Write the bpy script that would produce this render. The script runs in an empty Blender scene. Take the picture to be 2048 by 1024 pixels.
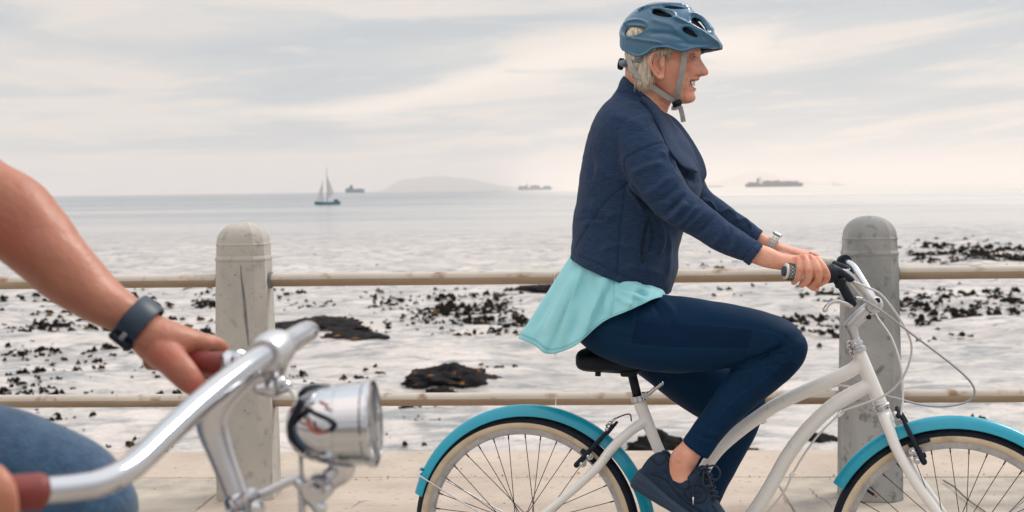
import bpy, math, random
import numpy as np
from mathutils import Vector, Matrix, noise as mnoise

R = math.radians
random.seed(7)
rng = np.random.default_rng(7)
scene = bpy.context.scene
C = scene.collection

# ------------------------------------------------------------------ camera
FPX = 2844.0                       # 50 mm lens, in pixels of a 2048 wide picture
CAM_H = 1.34
PITCH = math.atan(133.0 / FPX)
ROLL = R(0.79)
F_ = np.array([0.0, math.cos(PITCH), -math.sin(PITCH)])
X_ = np.array([1.0, 0.0, 0.0])
U0 = np.cross(X_, F_)
R_ = math.cos(ROLL) * X_ - math.sin(ROLL) * U0
U_ = math.sin(ROLL) * X_ + math.cos(ROLL) * U0
CAM = np.array([0.0, 0.0, CAM_H])
cam_data = bpy.data.cameras.new('camera')
cam = bpy.data.objects.new('camera', cam_data)
C.objects.link(cam)
cam.matrix_world = Matrix(((R_[0], U_[0], -F_[0], CAM[0]), (R_[1], U_[1], -F_[1], CAM[1]),
                           (R_[2], U_[2], -F_[2], CAM[2]), (0, 0, 0, 1)))
cam_data.sensor_width = 36.0
cam_data.lens = FPX * 36.0 / 2048.0
cam_data.clip_start = 0.05
cam_data.clip_end = 200000.0
cam_data.dof.use_dof = True
cam_data.dof.focus_distance = 4.0
cam_data.dof.aperture_fstop = 6.0
scene.camera = cam

# ------------------------------------------------------------------ world: overcast sky with thin cream clouds
SUN_EL, SUN_AZ = R(48), R(58)      # azimuth measured from +Y towards +X
world = bpy.data.worlds.new('World')
scene.world = world
world.use_nodes = True
wn, wl = world.node_tree.nodes, world.node_tree.links
wn.clear()
def wnode(t, **kw):
    n = wn.new(t)
    for k, v in kw.items(): setattr(n, k, v)
    return n
def wmath(op, a, b=None, c=None, clamp=False):
    n = wnode('ShaderNodeMath', operation=op); n.use_clamp = clamp
    for i, v in enumerate((a, b, c)):
        if v is None: continue
        if isinstance(v, (int, float)): n.inputs[i].default_value = v
        else: wl.new(v, n.inputs[i])
    return n.outputs[0]
def wramp(v, lo, hi):
    n = wnode('ShaderNodeMapRange'); n.interpolation_type = 'SMOOTHSTEP'
    wl.new(v, n.inputs[0]); n.inputs[1].default_value = lo; n.inputs[2].default_value = hi
    return n.outputs[0]
def wmix(f, a, b):
    n = wnode('ShaderNodeMix', data_type='RGBA')
    for s, v in ((n.inputs[0], f), (n.inputs[6], a), (n.inputs[7], b)):
        if isinstance(v, (int, float)): s.default_value = v
        elif isinstance(v, tuple): s.default_value = (*v, 1)
        else: wl.new(v, s)
    return n.outputs[2]
def wnoise(vec, scale, detail=5, rough=0.55, dist=0.0):
    n = wnode('ShaderNodeTexNoise'); n.inputs['Scale'].default_value = scale
    n.inputs['Detail'].default_value = detail; n.inputs['Roughness'].default_value = rough
    n.inputs['Distortion'].default_value = dist
    wl.new(vec, n.inputs['Vector']); return n.outputs[0]
tc = wnode('ShaderNodeTexCoord')
sep = wnode('ShaderNodeSeparateXYZ'); wl.new(tc.outputs['Generated'], sep.inputs[0])
dx, dy, dz = sep.outputs
az = wmath('ARCTAN2', dx, dy)
el = wmath('MAXIMUM', dz, 0.0)
# clouds lie on a high flat layer, so they close up into streaks towards the horizon
elw = wmath('SUBTRACT', el, wmath('MULTIPLY', az, 0.055))
den = wmath('ADD', elw, 0.09)
cu = wmath('DIVIDE', az, den); cv = wmath('DIVIDE', 1.0, den)
cvec = wnode('ShaderNodeCombineXYZ'); wl.new(cu, cvec.inputs[0]); wl.new(wmath('MULTIPLY', cv, 1.15), cvec.inputs[1])
n1 = wnoise(cvec.outputs[0], 0.42, 5, 0.5, 0.6)
n2 = wnoise(cvec.outputs[0], 1.3, 6, 0.55, 0.8)
cl = wmath('ADD', wmath('MULTIPLY', n1, 0.60), wmath('MULTIPLY', n2, 0.40))
n3 = wnoise(cvec.outputs[0], 2.6, 6, 0.6, 0.5)
wisp = wmath('MULTIPLY', wramp(n3, 0.56, 0.68), wramp(n1, 0.58, 0.44))
cream = wramp(cl, 0.47, 0.57)
# one long bright streak that climbs to the right, broken up by the noise
ctr = wmath('ADD', wmath('MULTIPLY', wramp(az, -0.13, 0.09), 0.040), 0.056)
wid = wmath('ADD', wmath('MULTIPLY', wramp(az, -0.22, 0.12), 0.013), 0.003)
ds = wmath('DIVIDE', wmath('SUBTRACT', el, ctr), wid)
g1 = wmath('POWER', 2.718, wmath('MULTIPLY', wmath('MULTIPLY', ds, ds), -1.0))
g1 = wmath('MULTIPLY', g1, wmath('MULTIPLY', wramp(az, -0.24, -0.10), wramp(az, 0.24, 0.15)))
g1 = wmath('MULTIPLY', g1, wramp(n2, 0.32, 0.50))
# warm bank upper left, second one low at the right
dl = wmath('DIVIDE', wmath('SUBTRACT', el, 0.105), 0.022)
g2 = wmath('MULTIPLY', wmath('POWER', 2.718, wmath('MULTIPLY', wmath('MULTIPLY', dl, dl), -1.0)), wramp(az, -0.14, -0.26))
g2 = wmath('MULTIPLY', g2, wramp(n1, 0.3, 0.6))
warm_low = wmath('MULTIPLY', wramp(el, 0.045, 0.0), wmath('ADD', wmath('MULTIPLY', wramp(az, -0.25, 0.2), 0.7), 0.2))
base = wmix(wramp(n1, 0.38, 0.58), (0.52, 0.575, 0.62), (0.66, 0.675, 0.68))
col = wmix(wmath('MULTIPLY', cream, 0.85), base, (0.86, 0.775, 0.71))
col = wmix(wmath('MULTIPLY', g2, 0.75), col, (0.84, 0.76, 0.70))
col = wmix(wmath('MULTIPLY', warm_low, 0.7), col, (0.735, 0.665, 0.62))
col = wmix(wmath('MULTIPLY', wisp, 0.5), col, (0.86, 0.795, 0.735))
col = wmix(wmath('MULTIPLY', g1, 1.0), col, (1.0, 0.90, 0.815))
# an overcast sky grows brighter towards the zenith
zen = wmath('ADD', 1.0, wmath('MULTIPLY', wramp(el, 0.12, 1.0), SKY_ZENITH if 'SKY_ZENITH' in globals() else 1.35))
vm = wnode('ShaderNodeVectorMath', operation='SCALE'); wl.new(col, vm.inputs[0]); wl.new(zen, vm.inputs['Scale'])
sky = wnode('ShaderNodeTexSky', sky_type='NISHITA')
sky.sun_disc = False; sky.sun_elevation = SUN_EL; sky.sun_rotation = SUN_AZ
sks = wnode('ShaderNodeVectorMath', operation='SCALE'); wl.new(sky.outputs[0], sks.inputs[0]); sks.inputs['Scale'].default_value = 0.09
mixsky = wmix(0.93, sks.outputs[0], vm.outputs[0])
bg = wnode('ShaderNodeBackground'); wl.new(mixsky, bg.inputs[0]); bg.inputs[1].default_value = 1.0
wo = wnode('ShaderNodeOutputWorld'); wl.new(bg.outputs[0], wo.inputs[0])

sun_data = bpy.data.lights.new('sun', 'SUN')
sun_data.energy = 2.0; sun_data.angle = R(18); sun_data.color = (1.0, 0.93, 0.85)
sun = bpy.data.objects.new('sun', sun_data); C.objects.link(sun)
sd = Vector((math.sin(SUN_AZ) * math.cos(SUN_EL), math.cos(SUN_AZ) * math.cos(SUN_EL), math.sin(SUN_EL)))
sun.rotation_euler = sd.to_track_quat('Z', 'Y').to_euler()

scene.view_settings.view_transform = 'Standard'
scene.view_settings.look = 'None'
scene.view_settings.gamma = 1.0
scene.view_settings.use_curve_mapping = False
scene.view_settings.exposure = 0.02
scene.cycles.use_denoising = True
scene.cycles.max_bounces = 8
scene.cycles.volume_bounces = 2
scene.cycles.caustics_reflective = False
scene.cycles.caustics_refractive = False

# ------------------------------------------------------------------ helpers
def ray(px, py):
    return F_ + R_ * (px - 1024.0) / FPX + U_ * (512.0 - py) / FPX
def P(px, py, d):
    """world point seen at a pixel of the survey, d metres in front of the camera"""
    return CAM + ray(px, py) * d
def on_z(px, py, z):
    v = ray(px, py); return CAM + v * ((z - CAM[2]) / v[2])

def cat(ctrl, n):
    """Catmull-Rom through the rows of ctrl, n steps per span"""
    c = np.asarray(ctrl, float)
    if c.ndim == 1: c = c[:, None]
    if len(c) < 3:
        t = np.linspace(0, 1, n * (len(c) - 1) + 1)[:, None]
        return c[0] * (1 - t) + c[-1] * t
    e = np.vstack([2 * c[0] - c[1], c, 2 * c[-1] - c[-2]])
    out = []
    for i in range(len(c) - 1):
        p0, p1, p2, p3 = e[i:i + 4]
        for k in range(n):
            t = k / n
            out.append(0.5 * (2 * p1 + (p2 - p0) * t + (2 * p0 - 5 * p1 + 4 * p2 - p3) * t * t + (3 * p1 - p0 - 3 * p2 + p3) * t ** 3))
    out.append(c[-1])
    return np.array(out)

class MB:
    """collects vertices and faces of one mesh"""
    def __init__(s): s.v = []; s.f = []; s.n = 0
    def add(s, v, f):
        v = np.asarray(v, float).reshape(-1, 3)
        s.v.append(v); o = s.n
        s.f.extend([tuple(i + o for i in q) for q in f]); s.n += len(v)
        return s
    def verts(s): return np.vstack(s.v) if s.v else np.zeros((0, 3))

def grid_faces(nr, nc, wrap=True, flip=False):
    f = []
    for i in range(nr - 1):
        for j in range(nc if wrap else nc - 1):
            k = (j + 1) % nc
            q = (i * nc + j, i * nc + k, (i + 1) * nc + k, (i + 1) * nc + j)
            f.append(q[::-1] if flip else q)
    return f

def add_loft(mb, rings, cap=True):
    rings = np.asarray(rings, float); nr, nc, _ = rings.shape
    f = grid_faces(nr, nc)
    v = rings.reshape(-1, 3)
    if cap:
        v = np.vstack([v, rings[0].mean(0), rings[-1].mean(0)])
        a, b = nr * nc, nr * nc + 1
        f += [(a, (j + 1) % nc, j) for j in range(nc)]
        f += [(b, (nr - 1) * nc + j, (nr - 1) * nc + (j + 1) % nc) for j in range(nc)]
    mb.add(v, f)

def add_tube(mb, pts, r, seg=12, sub=6, cap=True, round_end=False, squash=None):
    """round tube along pts (smoothed); r is a number or one per control point"""
    pts = np.asarray(pts, float)
    rr = np.full(len(pts), r, float) if np.isscalar(r) else np.asarray(r, float)
    if sub > 1 or len(pts) > 2:
        pr = cat(np.hstack([pts, rr[:, None]]), sub if len(pts) > 2 else 1); pts, rr = pr[:, :3], pr[:, 3]
    if round_end:
        d0 = pts[0] - pts[1]; d0 /= np.linalg.norm(d0); d1 = pts[-1] - pts[-2]; d1 /= np.linalg.norm(d1)
        A = [(pts[0] + d0 * rr[0] * math.sin(a), rr[0] * math.cos(a)) for a in (1.45, 1.1, .75, .4)]
        B = [(pts[-1] + d1 * rr[-1] * math.sin(a), rr[-1] * math.cos(a)) for a in (.4, .75, 1.1, 1.45)]
        pts = np.vstack([[a[0] for a in A], pts, [b[0] for b in B]])
        rr = np.concatenate([[a[1] for a in A], rr, [b[1] for b in B]])
    t = np.gradient(pts, axis=0); t /= np.linalg.norm(t, axis=1)[:, None] + 1e-12
    ref = np.array([0, 0, 1.0]) if abs(t[0][2]) < .9 else np.array([0, 1.0, 0])
    n = np.cross(t[0], ref); n /= np.linalg.norm(n)
    ang = np.linspace(0, 2 * math.pi, seg, endpoint=False)
    rings = []
    for i in range(len(pts)):
        n = n - t[i] * n.dot(t[i]); n /= np.linalg.norm(n)
        b = np.cross(t[i], n)
        rings.append(pts[i] + rr[i] * (np.cos(ang)[:, None] * n + np.sin(ang)[:, None] * b))
    add_loft(mb, rings, cap)
    return mb

def add_box(mb, c, half, ax=None, bevel=0.0):
    """box with half sizes along axes ax (rows); bevelled by chamfering the outline"""
    ax = np.eye(3) if ax is None else np.asarray(ax, float)
    hx, hy, hz = half; b = bevel
    if b <= 0:
        v = [np.array((sx * hx, sy * hy, sz * hz)) @ ax + c for sx in (-1, 1) for sy in (-1, 1) for sz in (-1, 1)]
        mb.add(v, [(0, 1, 3, 2), (4, 6, 7, 5), (0, 4, 5, 1), (2, 3, 7, 6), (0, 2, 6, 4), (1, 5, 7, 3)])
        return mb
    def ring(x, y, z, bb):
        o = [(x - bb, -y), (x, -y + bb), (x, y - bb), (x - bb, y), (-x + bb, y), (-x, y - bb), (-x, -y + bb), (-x + bb, -y)]
        return [np.array((p[0], p[1], z)) @ ax + c for p in o]
    add_loft(mb, [ring(hx - b, hy - b, -hz, b * .6), ring(hx, hy, -hz + b, b), ring(hx, hy, hz - b, b), ring(hx - b, hy - b, hz, b * .6)])
    return mb

def add_ball(mb, c, r, seg=14, squash=(1, 1, 1), ax=None):
    ax = np.eye(3) if ax is None else np.asarray(ax, float)
    rings = []
    for i in range(1, seg):
        a = math.pi * i / seg
        rings.append([np.array((math.sin(a) * math.cos(b) * squash[0], math.sin(a) * math.sin(b) * squash[1], -math.cos(a) * squash[2])) * r @ ax + c
                      for b in np.linspace(0, 2 * math.pi, seg * 2, endpoint=False)])
    add_loft(mb, rings)
    return mb

def add_rev(mb, prof, c, axis, seg=48, a0=0.0, a1=2 * math.pi, up=(0, 0, 1), closed=True):
    """revolve prof [(radius, offset along axis)] about axis through c; partial sweep when a1-a0 < 2pi"""
    axis = np.asarray(axis, float); axis /= np.linalg.norm(axis)
    u = np.asarray(up, float); u = u - axis * u.dot(axis); u /= np.linalg.norm(u); w = np.cross(axis, u)
    full = abs(a1 - a0 - 2 * math.pi) < 1e-6
    ang = np.linspace(a0, a1, seg, endpoint=not full)
    prof = np.asarray(prof, float)
    v = np.array([[c + axis * o + (u * math.cos(a) + w * math.sin(a)) * r for (r, o) in prof] for a in ang])
    n, m = len(ang), len(prof); f = []
    for i in range(n if full else n - 1):
        k = (i + 1) % n
        for j in range(m if closed else m - 1):
            l = (j + 1) % m
            f.append((i * m + j, k * m + j, k * m + l, i * m + l))
    if closed and not full:
        f.append(tuple(range(m))[::-1]); f.append(tuple((n - 1) * m + j for j in range(m)))
    mb.add(v.reshape(-1, 3), f)
    return mb

def link_mesh(name, me, parent=None):
    o = bpy.data.objects.new(name, me); C.objects.link(o)
    if parent is not None: o.parent = parent
    return o

def obj(name, mb, mat, parent=None, smooth=True, base=None, fix=True, angle=None):
    """one mesh object; base is subtracted from the vertices (world points under a parent at base)"""
    v, f = (mb.verts(), mb.f) if isinstance(mb, MB) else mb
    v = np.asarray(v, float)
    if base is not None: v = v - np.asarray(base)
    me = bpy.data.meshes.new(name)
    me.from_pydata(v.tolist(), [], f)
    if fix:
        import bmesh
        bm = bmesh.new(); bm.from_mesh(me); bmesh.ops.recalc_face_normals(bm, faces=bm.faces); bm.to_mesh(me); bm.free()
    if mat is not None: me.materials.append(mat)
    if smooth:
        me.polygons.foreach_set('use_smooth', [True] * len(me.polygons))
        if angle is not None: me.set_sharp_from_angle(angle=R(angle))
    me.update()
    return link_mesh(name, me, parent)

def tag(o, label=None, cat=None, group=None, kind=None):
    if label: o['label'] = label
    if cat: o['category'] = cat
    if group: o['group'] = group
    if kind: o['kind'] = kind
    return o
def empty(name, loc=(0, 0, 0), rz=0.0, parent=None):
    o = bpy.data.objects.new(name, None); C.objects.link(o); o.empty_display_size = 0.1
    o.location = loc; o.rotation_euler = (0, 0, rz)
    if parent is not None: o.parent = parent
    return o

def remesh(mb, voxel, smooth_it=2, smooth_f=0.5):
    """union of all the shells in mb as one smooth skin (vertices, faces)"""
    o = obj('tmp', mb, None)
    m = o.modifiers.new('r', 'REMESH'); m.mode = 'VOXEL'; m.voxel_size = voxel; m.adaptivity = 0
    if smooth_it:
        s = o.modifiers.new('s', 'SMOOTH'); s.iterations = smooth_it; s.factor = smooth_f
    dg = bpy.context.evaluated_depsgraph_get(); dg.update()
    me = bpy.data.meshes.new_from_object(o.evaluated_get(dg))
    v = np.empty(len(me.vertices) * 3); me.vertices.foreach_get('co', v); v = v.reshape(-1, 3)
    f = [tuple(p.vertices) for p in me.polygons]
    nr = np.empty(len(me.vertices) * 3); me.vertex_normals.foreach_get('vector', nr)
    old = o.data
    bpy.data.objects.remove(o); bpy.data.meshes.remove(me); bpy.data.meshes.remove(old)
    return v, f, nr.reshape(-1, 3)

def vnoise(v, scale, seed=0.0, octaves=3):
    """smooth noise at the vertices, in -1..1"""
    out = np.zeros(len(v))
    for i, p in enumerate(v):
        out[i] = mnoise.fractal(Vector((p[0] * scale + seed, p[1] * scale, p[2] * scale)), 0.6, 2.0, octaves)
    return out

# ------------------------------------------------------------------ materials
def new_mat(name):
    m = bpy.data.materials.new(name); m.use_nodes = True
    return m, m.node_tree.nodes, m.node_tree.links, m.node_tree.nodes['Principled BSDF']
def vary(name, c1, c2=None, scale=6.0, rough=0.6, rough2=None, metal=0.0, bump=0.0, bscale=60.0, stretch=(1, 1, 1), detail=6,
         coat=0.0, lo=0.35, hi=0.65, spec=0.5, sheen=0.0, c3=None, s3=40.0, lo3=.6, hi3=.75, attr=None, attr_col=None, bstretch=None):
    """principled surface whose colour, gloss and relief vary with noise; attr mixes in a vertex attribute as a further colour"""
    m, n, l, p = new_mat(name)
    tc = n.new('ShaderNodeTexCoord'); mp = n.new('ShaderNodeMapping'); mp.inputs['Scale'].default_value = stretch
    l.new(tc.outputs['Object'], mp.inputs[0])
    nz = n.new('ShaderNodeTexNoise'); nz.inputs['Scale'].default_value = scale; nz.inputs['Detail'].default_value = detail
    nz.inputs['Roughness'].default_value = .6
    l.new(mp.outputs[0], nz.inputs['Vector'])
    mr = n.new('ShaderNodeMapRange'); mr.inputs[1].default_value = lo; mr.inputs[2].default_value = hi; l.new(nz.outputs[0], mr.inputs[0])
    mx = n.new('ShaderNodeMix'); mx.data_type = 'RGBA'; l.new(mr.outputs[0], mx.inputs[0])
    mx.inputs[6].default_value = (*c1, 1); mx.inputs[7].default_value = (*(c2 or c1), 1)
    out = mx.outputs[2]
    if c3:
        n3 = n.new('ShaderNodeTexNoise'); n3.inputs['Scale'].default_value = s3; n3.inputs['Detail'].default_value = 3
        l.new(tc.outputs['Object'], n3.inputs['Vector'])
        r3 = n.new('ShaderNodeMapRange'); r3.inputs[1].default_value = lo3; r3.inputs[2].default_value = hi3; l.new(n3.outputs[0], r3.inputs[0])
        m3 = n.new('ShaderNodeMix'); m3.data_type = 'RGBA'; l.new(r3.outputs[0], m3.inputs[0]); l.new(out, m3.inputs[6]); m3.inputs[7].default_value = (*c3, 1)
        out = m3.outputs[2]
    for an, ac in ((attr or {}).items() if isinstance(attr, dict) else ()):
        at = n.new('ShaderNodeAttribute'); at.attribute_name = an
        ma = n.new('ShaderNodeMix'); ma.data_type = 'RGBA'; l.new(at.outputs['Fac'], ma.inputs[0]); l.new(out, ma.inputs[6]); ma.inputs[7].default_value = (*ac, 1)
        out = ma.outputs[2]
    l.new(out, p.inputs['Base Color'])
    p.inputs['Metallic'].default_value = metal
    if rough2 is None: p.inputs['Roughness'].default_value = rough
    else:
        r2 = n.new('ShaderNodeMapRange'); r2.inputs[3].default_value = rough; r2.inputs[4].default_value = rough2
        r2.inputs[1].default_value = .3; r2.inputs[2].default_value = .7; l.new(nz.outputs[0], r2.inputs[0]); l.new(r2.outputs[0], p.inputs['Roughness'])
    p.inputs['Specular IOR Level'].default_value = spec
    p.inputs['Coat Weight'].default_value = coat; p.inputs['Coat Roughness'].default_value = .08
    if sheen: p.inputs['Sheen Weight'].default_value = sheen; p.inputs['Sheen Roughness'].default_value = .5
    if bump:
        mb_ = n.new('ShaderNodeMapping'); mb_.inputs['Scale'].default_value = bstretch or stretch
        l.new(tc.outputs['Object'], mb_.inputs[0])
        nb = n.new('ShaderNodeTexNoise'); nb.inputs['Scale'].default_value = bscale; nb.inputs['Detail'].default_value = 5
        l.new(mb_.outputs[0], nb.inputs['Vector'])
        bp = n.new('ShaderNodeBump'); bp.inputs['Strength'].default_value = bump; bp.inputs['Distance'].default_value = .005
        l.new(nb.outputs[0], bp.inputs['Height']); l.new(bp.outputs[0], p.inputs['Normal'])
    return m
def sharp(c): return tuple(((x / 255) / 12.92 if x / 255 <= .04045 else ((x / 255 + .055) / 1.055) ** 2.4) for x in c)
# ------------------------------------------------------------------ haze over the bay
SEA = -3.0
m, n, l, p = new_mat('haze_air')
n.remove(p)
pv = n.new('ShaderNodeVolumePrincipled'); pv.inputs['Color'].default_value = (0.88, 0.835, 0.815, 1)
pv.inputs['Density'].default_value = 0.000068; pv.inputs['Anisotropy'].default_value = 0.0
l.new(pv.outputs[0], n['Material Output'].inputs['Volume'])
hz = MB(); add_box(hz, np.array((0, 24000.0, 248.0)), (30000, 24400, 252.2))
HAZE = obj('haze', hz, m, smooth=False); tag(HAZE, kind='stuff')

# ------------------------------------------------------------------ railing line frame
RY = R(-3.5)
ux, uy = math.cos(RY), math.sin(RY)
post0 = P(499, 1000, 6.30); post0[2] = 0
def along(s, off=0.0, z=0.0):
    """point s metres right along the railing from the left post, off metres towards the sea"""
    return np.array((post0[0] + ux * s - uy * off, post0[1] + uy * s + ux * off, z))

# ------------------------------------------------------------------ sea
def sea_mat():
    m, n, l, p = new_mat('sea_water')
    geo = n.new('ShaderNodeNewGeometry'); sp = n.new('ShaderNodeSeparateXYZ'); l.new(geo.outputs['Position'], sp.inputs[0])
    def nz(scale, stretch, det=6, rough=.6):
        mp = n.new('ShaderNodeMapping'); mp.inputs['Scale'].default_value = stretch; l.new(geo.outputs['Position'], mp.inputs[0])
        t = n.new('ShaderNodeTexNoise'); t.inputs['Scale'].default_value = scale; t.inputs['Detail'].default_value = det; t.inputs['Roughness'].default_value = rough
        l.new(mp.outputs[0], t.inputs['Vector']); return t.outputs[0]
    def rng_(v, a, b, c=0.0, d=1.0):
        r = n.new('ShaderNodeMapRange'); l.new(v, r.inputs[0]); r.inputs[1].default_value = a; r.inputs[2].default_value = b
        r.inputs[3].default_value = c; r.inputs[4].default_value = d; return r.outputs[0]
    def mul(a, b):
        r = n.new('ShaderNodeMath'); r.operation = 'MULTIPLY'
        for i, v in enumerate((a, b)):
            if isinstance(v, (int, float)): r.inputs[i].default_value = v
            else: l.new(v, r.inputs[i])
        return r.outputs[0]
    def mix(f, a, b):
        r = n.new('ShaderNodeMix'); r.data_type = 'RGBA'
        l.new(f, r.inputs[0])
        for s, v in ((r.inputs[6], a), (r.inputs[7], b)):
            if isinstance(v, tuple): s.default_value = (*v, 1)
            else: l.new(v, s)
        return r.outputs[2]
    # sky glare and dark ripple troughs painted into inshore colour; deeper, bluer further out
    deep = rng_(sp.outputs[1], 95, 230)
    ripple = rng_(nz(2.3, (.34, 1.0, 1), 8, .66), .38, .50)
    ripple2 = rng_(nz(1.1, (.3, 1, 1), 9, .72), .36, .60)
    shallow = mix(ripple, (0.22, 0.235, 0.245), mix(ripple2, (0.34, 0.325, 0.32), (0.63, 0.57, 0.535)))
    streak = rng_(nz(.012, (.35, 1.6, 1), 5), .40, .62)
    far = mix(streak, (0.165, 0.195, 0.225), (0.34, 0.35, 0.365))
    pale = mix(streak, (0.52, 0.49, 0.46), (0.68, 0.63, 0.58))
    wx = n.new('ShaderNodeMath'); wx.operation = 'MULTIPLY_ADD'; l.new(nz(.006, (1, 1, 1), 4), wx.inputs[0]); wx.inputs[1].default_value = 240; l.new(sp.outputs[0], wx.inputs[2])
    far = mix(rng_(wx.outputs[0], 80, 230), far, pale)  # glare on the right of the far water, painted as paler colour
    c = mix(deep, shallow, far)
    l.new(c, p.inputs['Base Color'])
    p.inputs['IOR'].default_value = 1.333
    l.new(rng_(sp.outputs[1], 20, 900, .06, .38), p.inputs['Roughness'])
    b1 = n.new('ShaderNodeBump'); b1.inputs['Distance'].default_value = .35; l.new(rng_(sp.outputs[1], 15, 400, .5, .10), b1.inputs['Strength'])
    l.new(nz(.9, (.8, 1.6, 1), 7, .62), b1.inputs['Height'])
    b2 = n.new('ShaderNodeBump'); b2.inputs['Distance'].default_value = .06; l.new(rng_(sp.outputs[1], 20, 300, .8, .15), b2.inputs['Strength'])
    l.new(nz(5.0, (.7, 1.4, 1), 4), b2.inputs['Height']); l.new(b1.outputs[0], b2.inputs['Normal'])
    l.new(b2.outputs[0], p.inputs['Normal'])
    return m
M_SEA = sea_mat()
ys = [6.0]
while ys[-1] < 170: ys.append(ys[-1] * 1.0 + max(.12, ys[-1] * .0065))
ys = np.array(ys)
xs_unit = np.linspace(-1, 1, 520)
gx = np.array([xs_unit * (26 + y * .75) for y in ys]); gy = np.repeat(ys[:, None], len(xs_unit), 1)
def waves(x, y):
    z = 0.0 * x
    wr = np.random.default_rng(3)
    for k in range(26):
        wl_ = 0.5 * 1.18 ** k; a = wr.uniform(-.9, .9) + math.pi / 2
        kx, ky = math.cos(a) * 2 * math.pi / wl_, math.sin(a) * 2 * math.pi / wl_
        amp = .0125 * wl_ ** .72 * (1 if wl_ < 9 else 9 / wl_)
        ph = wr.uniform(0, 6.28) + 1.3 * np.sin(x * .21 + k) + 1.1 * np.sin(y * .17 + 2 * k)
        z = z + amp * np.sin(kx * x + ky * y + ph)
    return z
fade = np.clip((170 - gy) / 60, 0, 1) * np.clip(np.minimum(1 - np.abs(xs_unit)[None, :], .1) / .1, 0, 1)
gz = SEA + waves(gx, gy) * fade
sv = np.stack([gx, gy, gz], -1).reshape(-1, 3)
ns_, nc_ = gx.shape
sf = grid_faces(ns_, nc_, wrap=False)
e0 = len(sv)
yl = ys[-1]; hw0 = 26 + ys[0] * .75; hwl = 26 + yl * .75
sv = np.vstack([sv, [(-60000, yl, SEA), (60000, yl, SEA), (-60000, 60000, SEA), (60000, 60000, SEA), (-60000, ys[0], SEA), (60000, ys[0], SEA)]])
l0, l1 = (ns_ - 1) * nc_, ns_ * nc_ - 1
sf.append(((e0 + 2, e0 + 3, e0 + 1) + tuple(range(l1, l0 - 1, -1)) + (e0,))[::-1])
sf.append((e0 + 4,) + tuple(i * nc_ for i in range(ns_)) + (e0,))
sf.append((e0 + 5, e0 + 1) + tuple(i * nc_ + nc_ - 1 for i in range(ns_ - 1, -1, -1)))
def up_(q):
    a_ = sv[list(q)][:, :2]; b_ = np.roll(a_, -1, 0); return (a_[:, 0] * b_[:, 1] - a_[:, 1] * b_[:, 0]).sum() > 0
sf[-3:] = [q if up_(q) else q[::-1] for q in sf[-3:]]
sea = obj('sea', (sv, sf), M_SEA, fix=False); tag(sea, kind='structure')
me = sea.data
if me.polygons[0].normal.z < 0: me.flip_normals()

# ------------------------------------------------------------------ promenade: bed, sea wall and paving slabs
M_BED = vary('promenade_bed', (.17, .155, .14), (.24, .22, .195), 3, .9, bump=.4)
M_SLAB = vary('promenade_concrete', (.39, .32, .265), (.49, .41, .345), 2.2, .85, bump=.45, bscale=90, c3=(.30, .26, .215), s3=26.0, lo3=.60, hi3=.72)
M_SLABW = vary('promenade_worn_concrete', (.27, .245, .215), (.43, .375, .315), 2.2, .85, bump=1.0, bscale=45, c3=(.48, .43, .36), s3=7.0, lo3=.42, hi3=.78)
EDGE = 1.07
def quad_box(mb, s0, s1, o0, o1, z0, z1, b=.006):
    """slab between s0..s1 along and o0..o1 across, with a small chamfer round the top"""
    lo = [along(s, o, z0) for s, o in ((s0, o0), (s1, o0), (s1, o1), (s0, o1))]
    md = [along(s, o, z1 - b) for s, o in ((s0, o0), (s1, o0), (s1, o1), (s0, o1))]
    tp = [along(s, o, z1) for s, o in ((s0 + b, o0 + b), (s1 - b, o0 + b), (s1 - b, o1 - b), (s0 + b, o1 - b))]
    add_loft(mb, [lo, md, tp], cap=False)
    k = mb.n; mb.f.append((k - 4, k - 3, k - 2, k - 1))
prom = MB()
quad_box(prom, -70, 70, -60, EDGE - .03, -4.2, -.012)
promenade = obj('promenade', prom, M_BED, smooth=False); tag(promenade, kind='structure')
# coping stones along the sea edge, then rows of cast slabs
s = -9.0; k = 0
cuts = [-9.0, -6.3, -3.6, -1.02, 1.55, 4.15, 6.9, 9.6, 12.3]
for a, b in zip(cuts[:-1], cuts[1:]):
    q = MB(); quad_box(q, a + .0015, b - .0015, .405, EDGE, -.35, 0.0, .004)
    obj('slab', q, M_SLAB, promenade, smooth=False)
cuts2 = [-9.2, -6.9, -4.6, -2.3, -.16, 2.35, 4.5, 6.8, 9.1, 11.4]
for r_, (o0, o1) in enumerate(((-1.75, .40), (-3.9, -1.755), (-6.1, -3.905), (-8.3, -6.105))):
    for i, (a, b) in enumerate(zip(cuts2[:-1], cuts2[1:])):
        sh = .9 * (r_ % 2)
        q = MB(); quad_box(q, a + sh + .002, b + sh - .002, o0 + .001, o1 - .001, -.1, -.001 * ((i * 7 + r_ * 3) % 4), .005)
        obj('slab', q, (M_SLABW if (i + r_) % 3 != 1 else M_SLAB), promenade, smooth=False)

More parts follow.
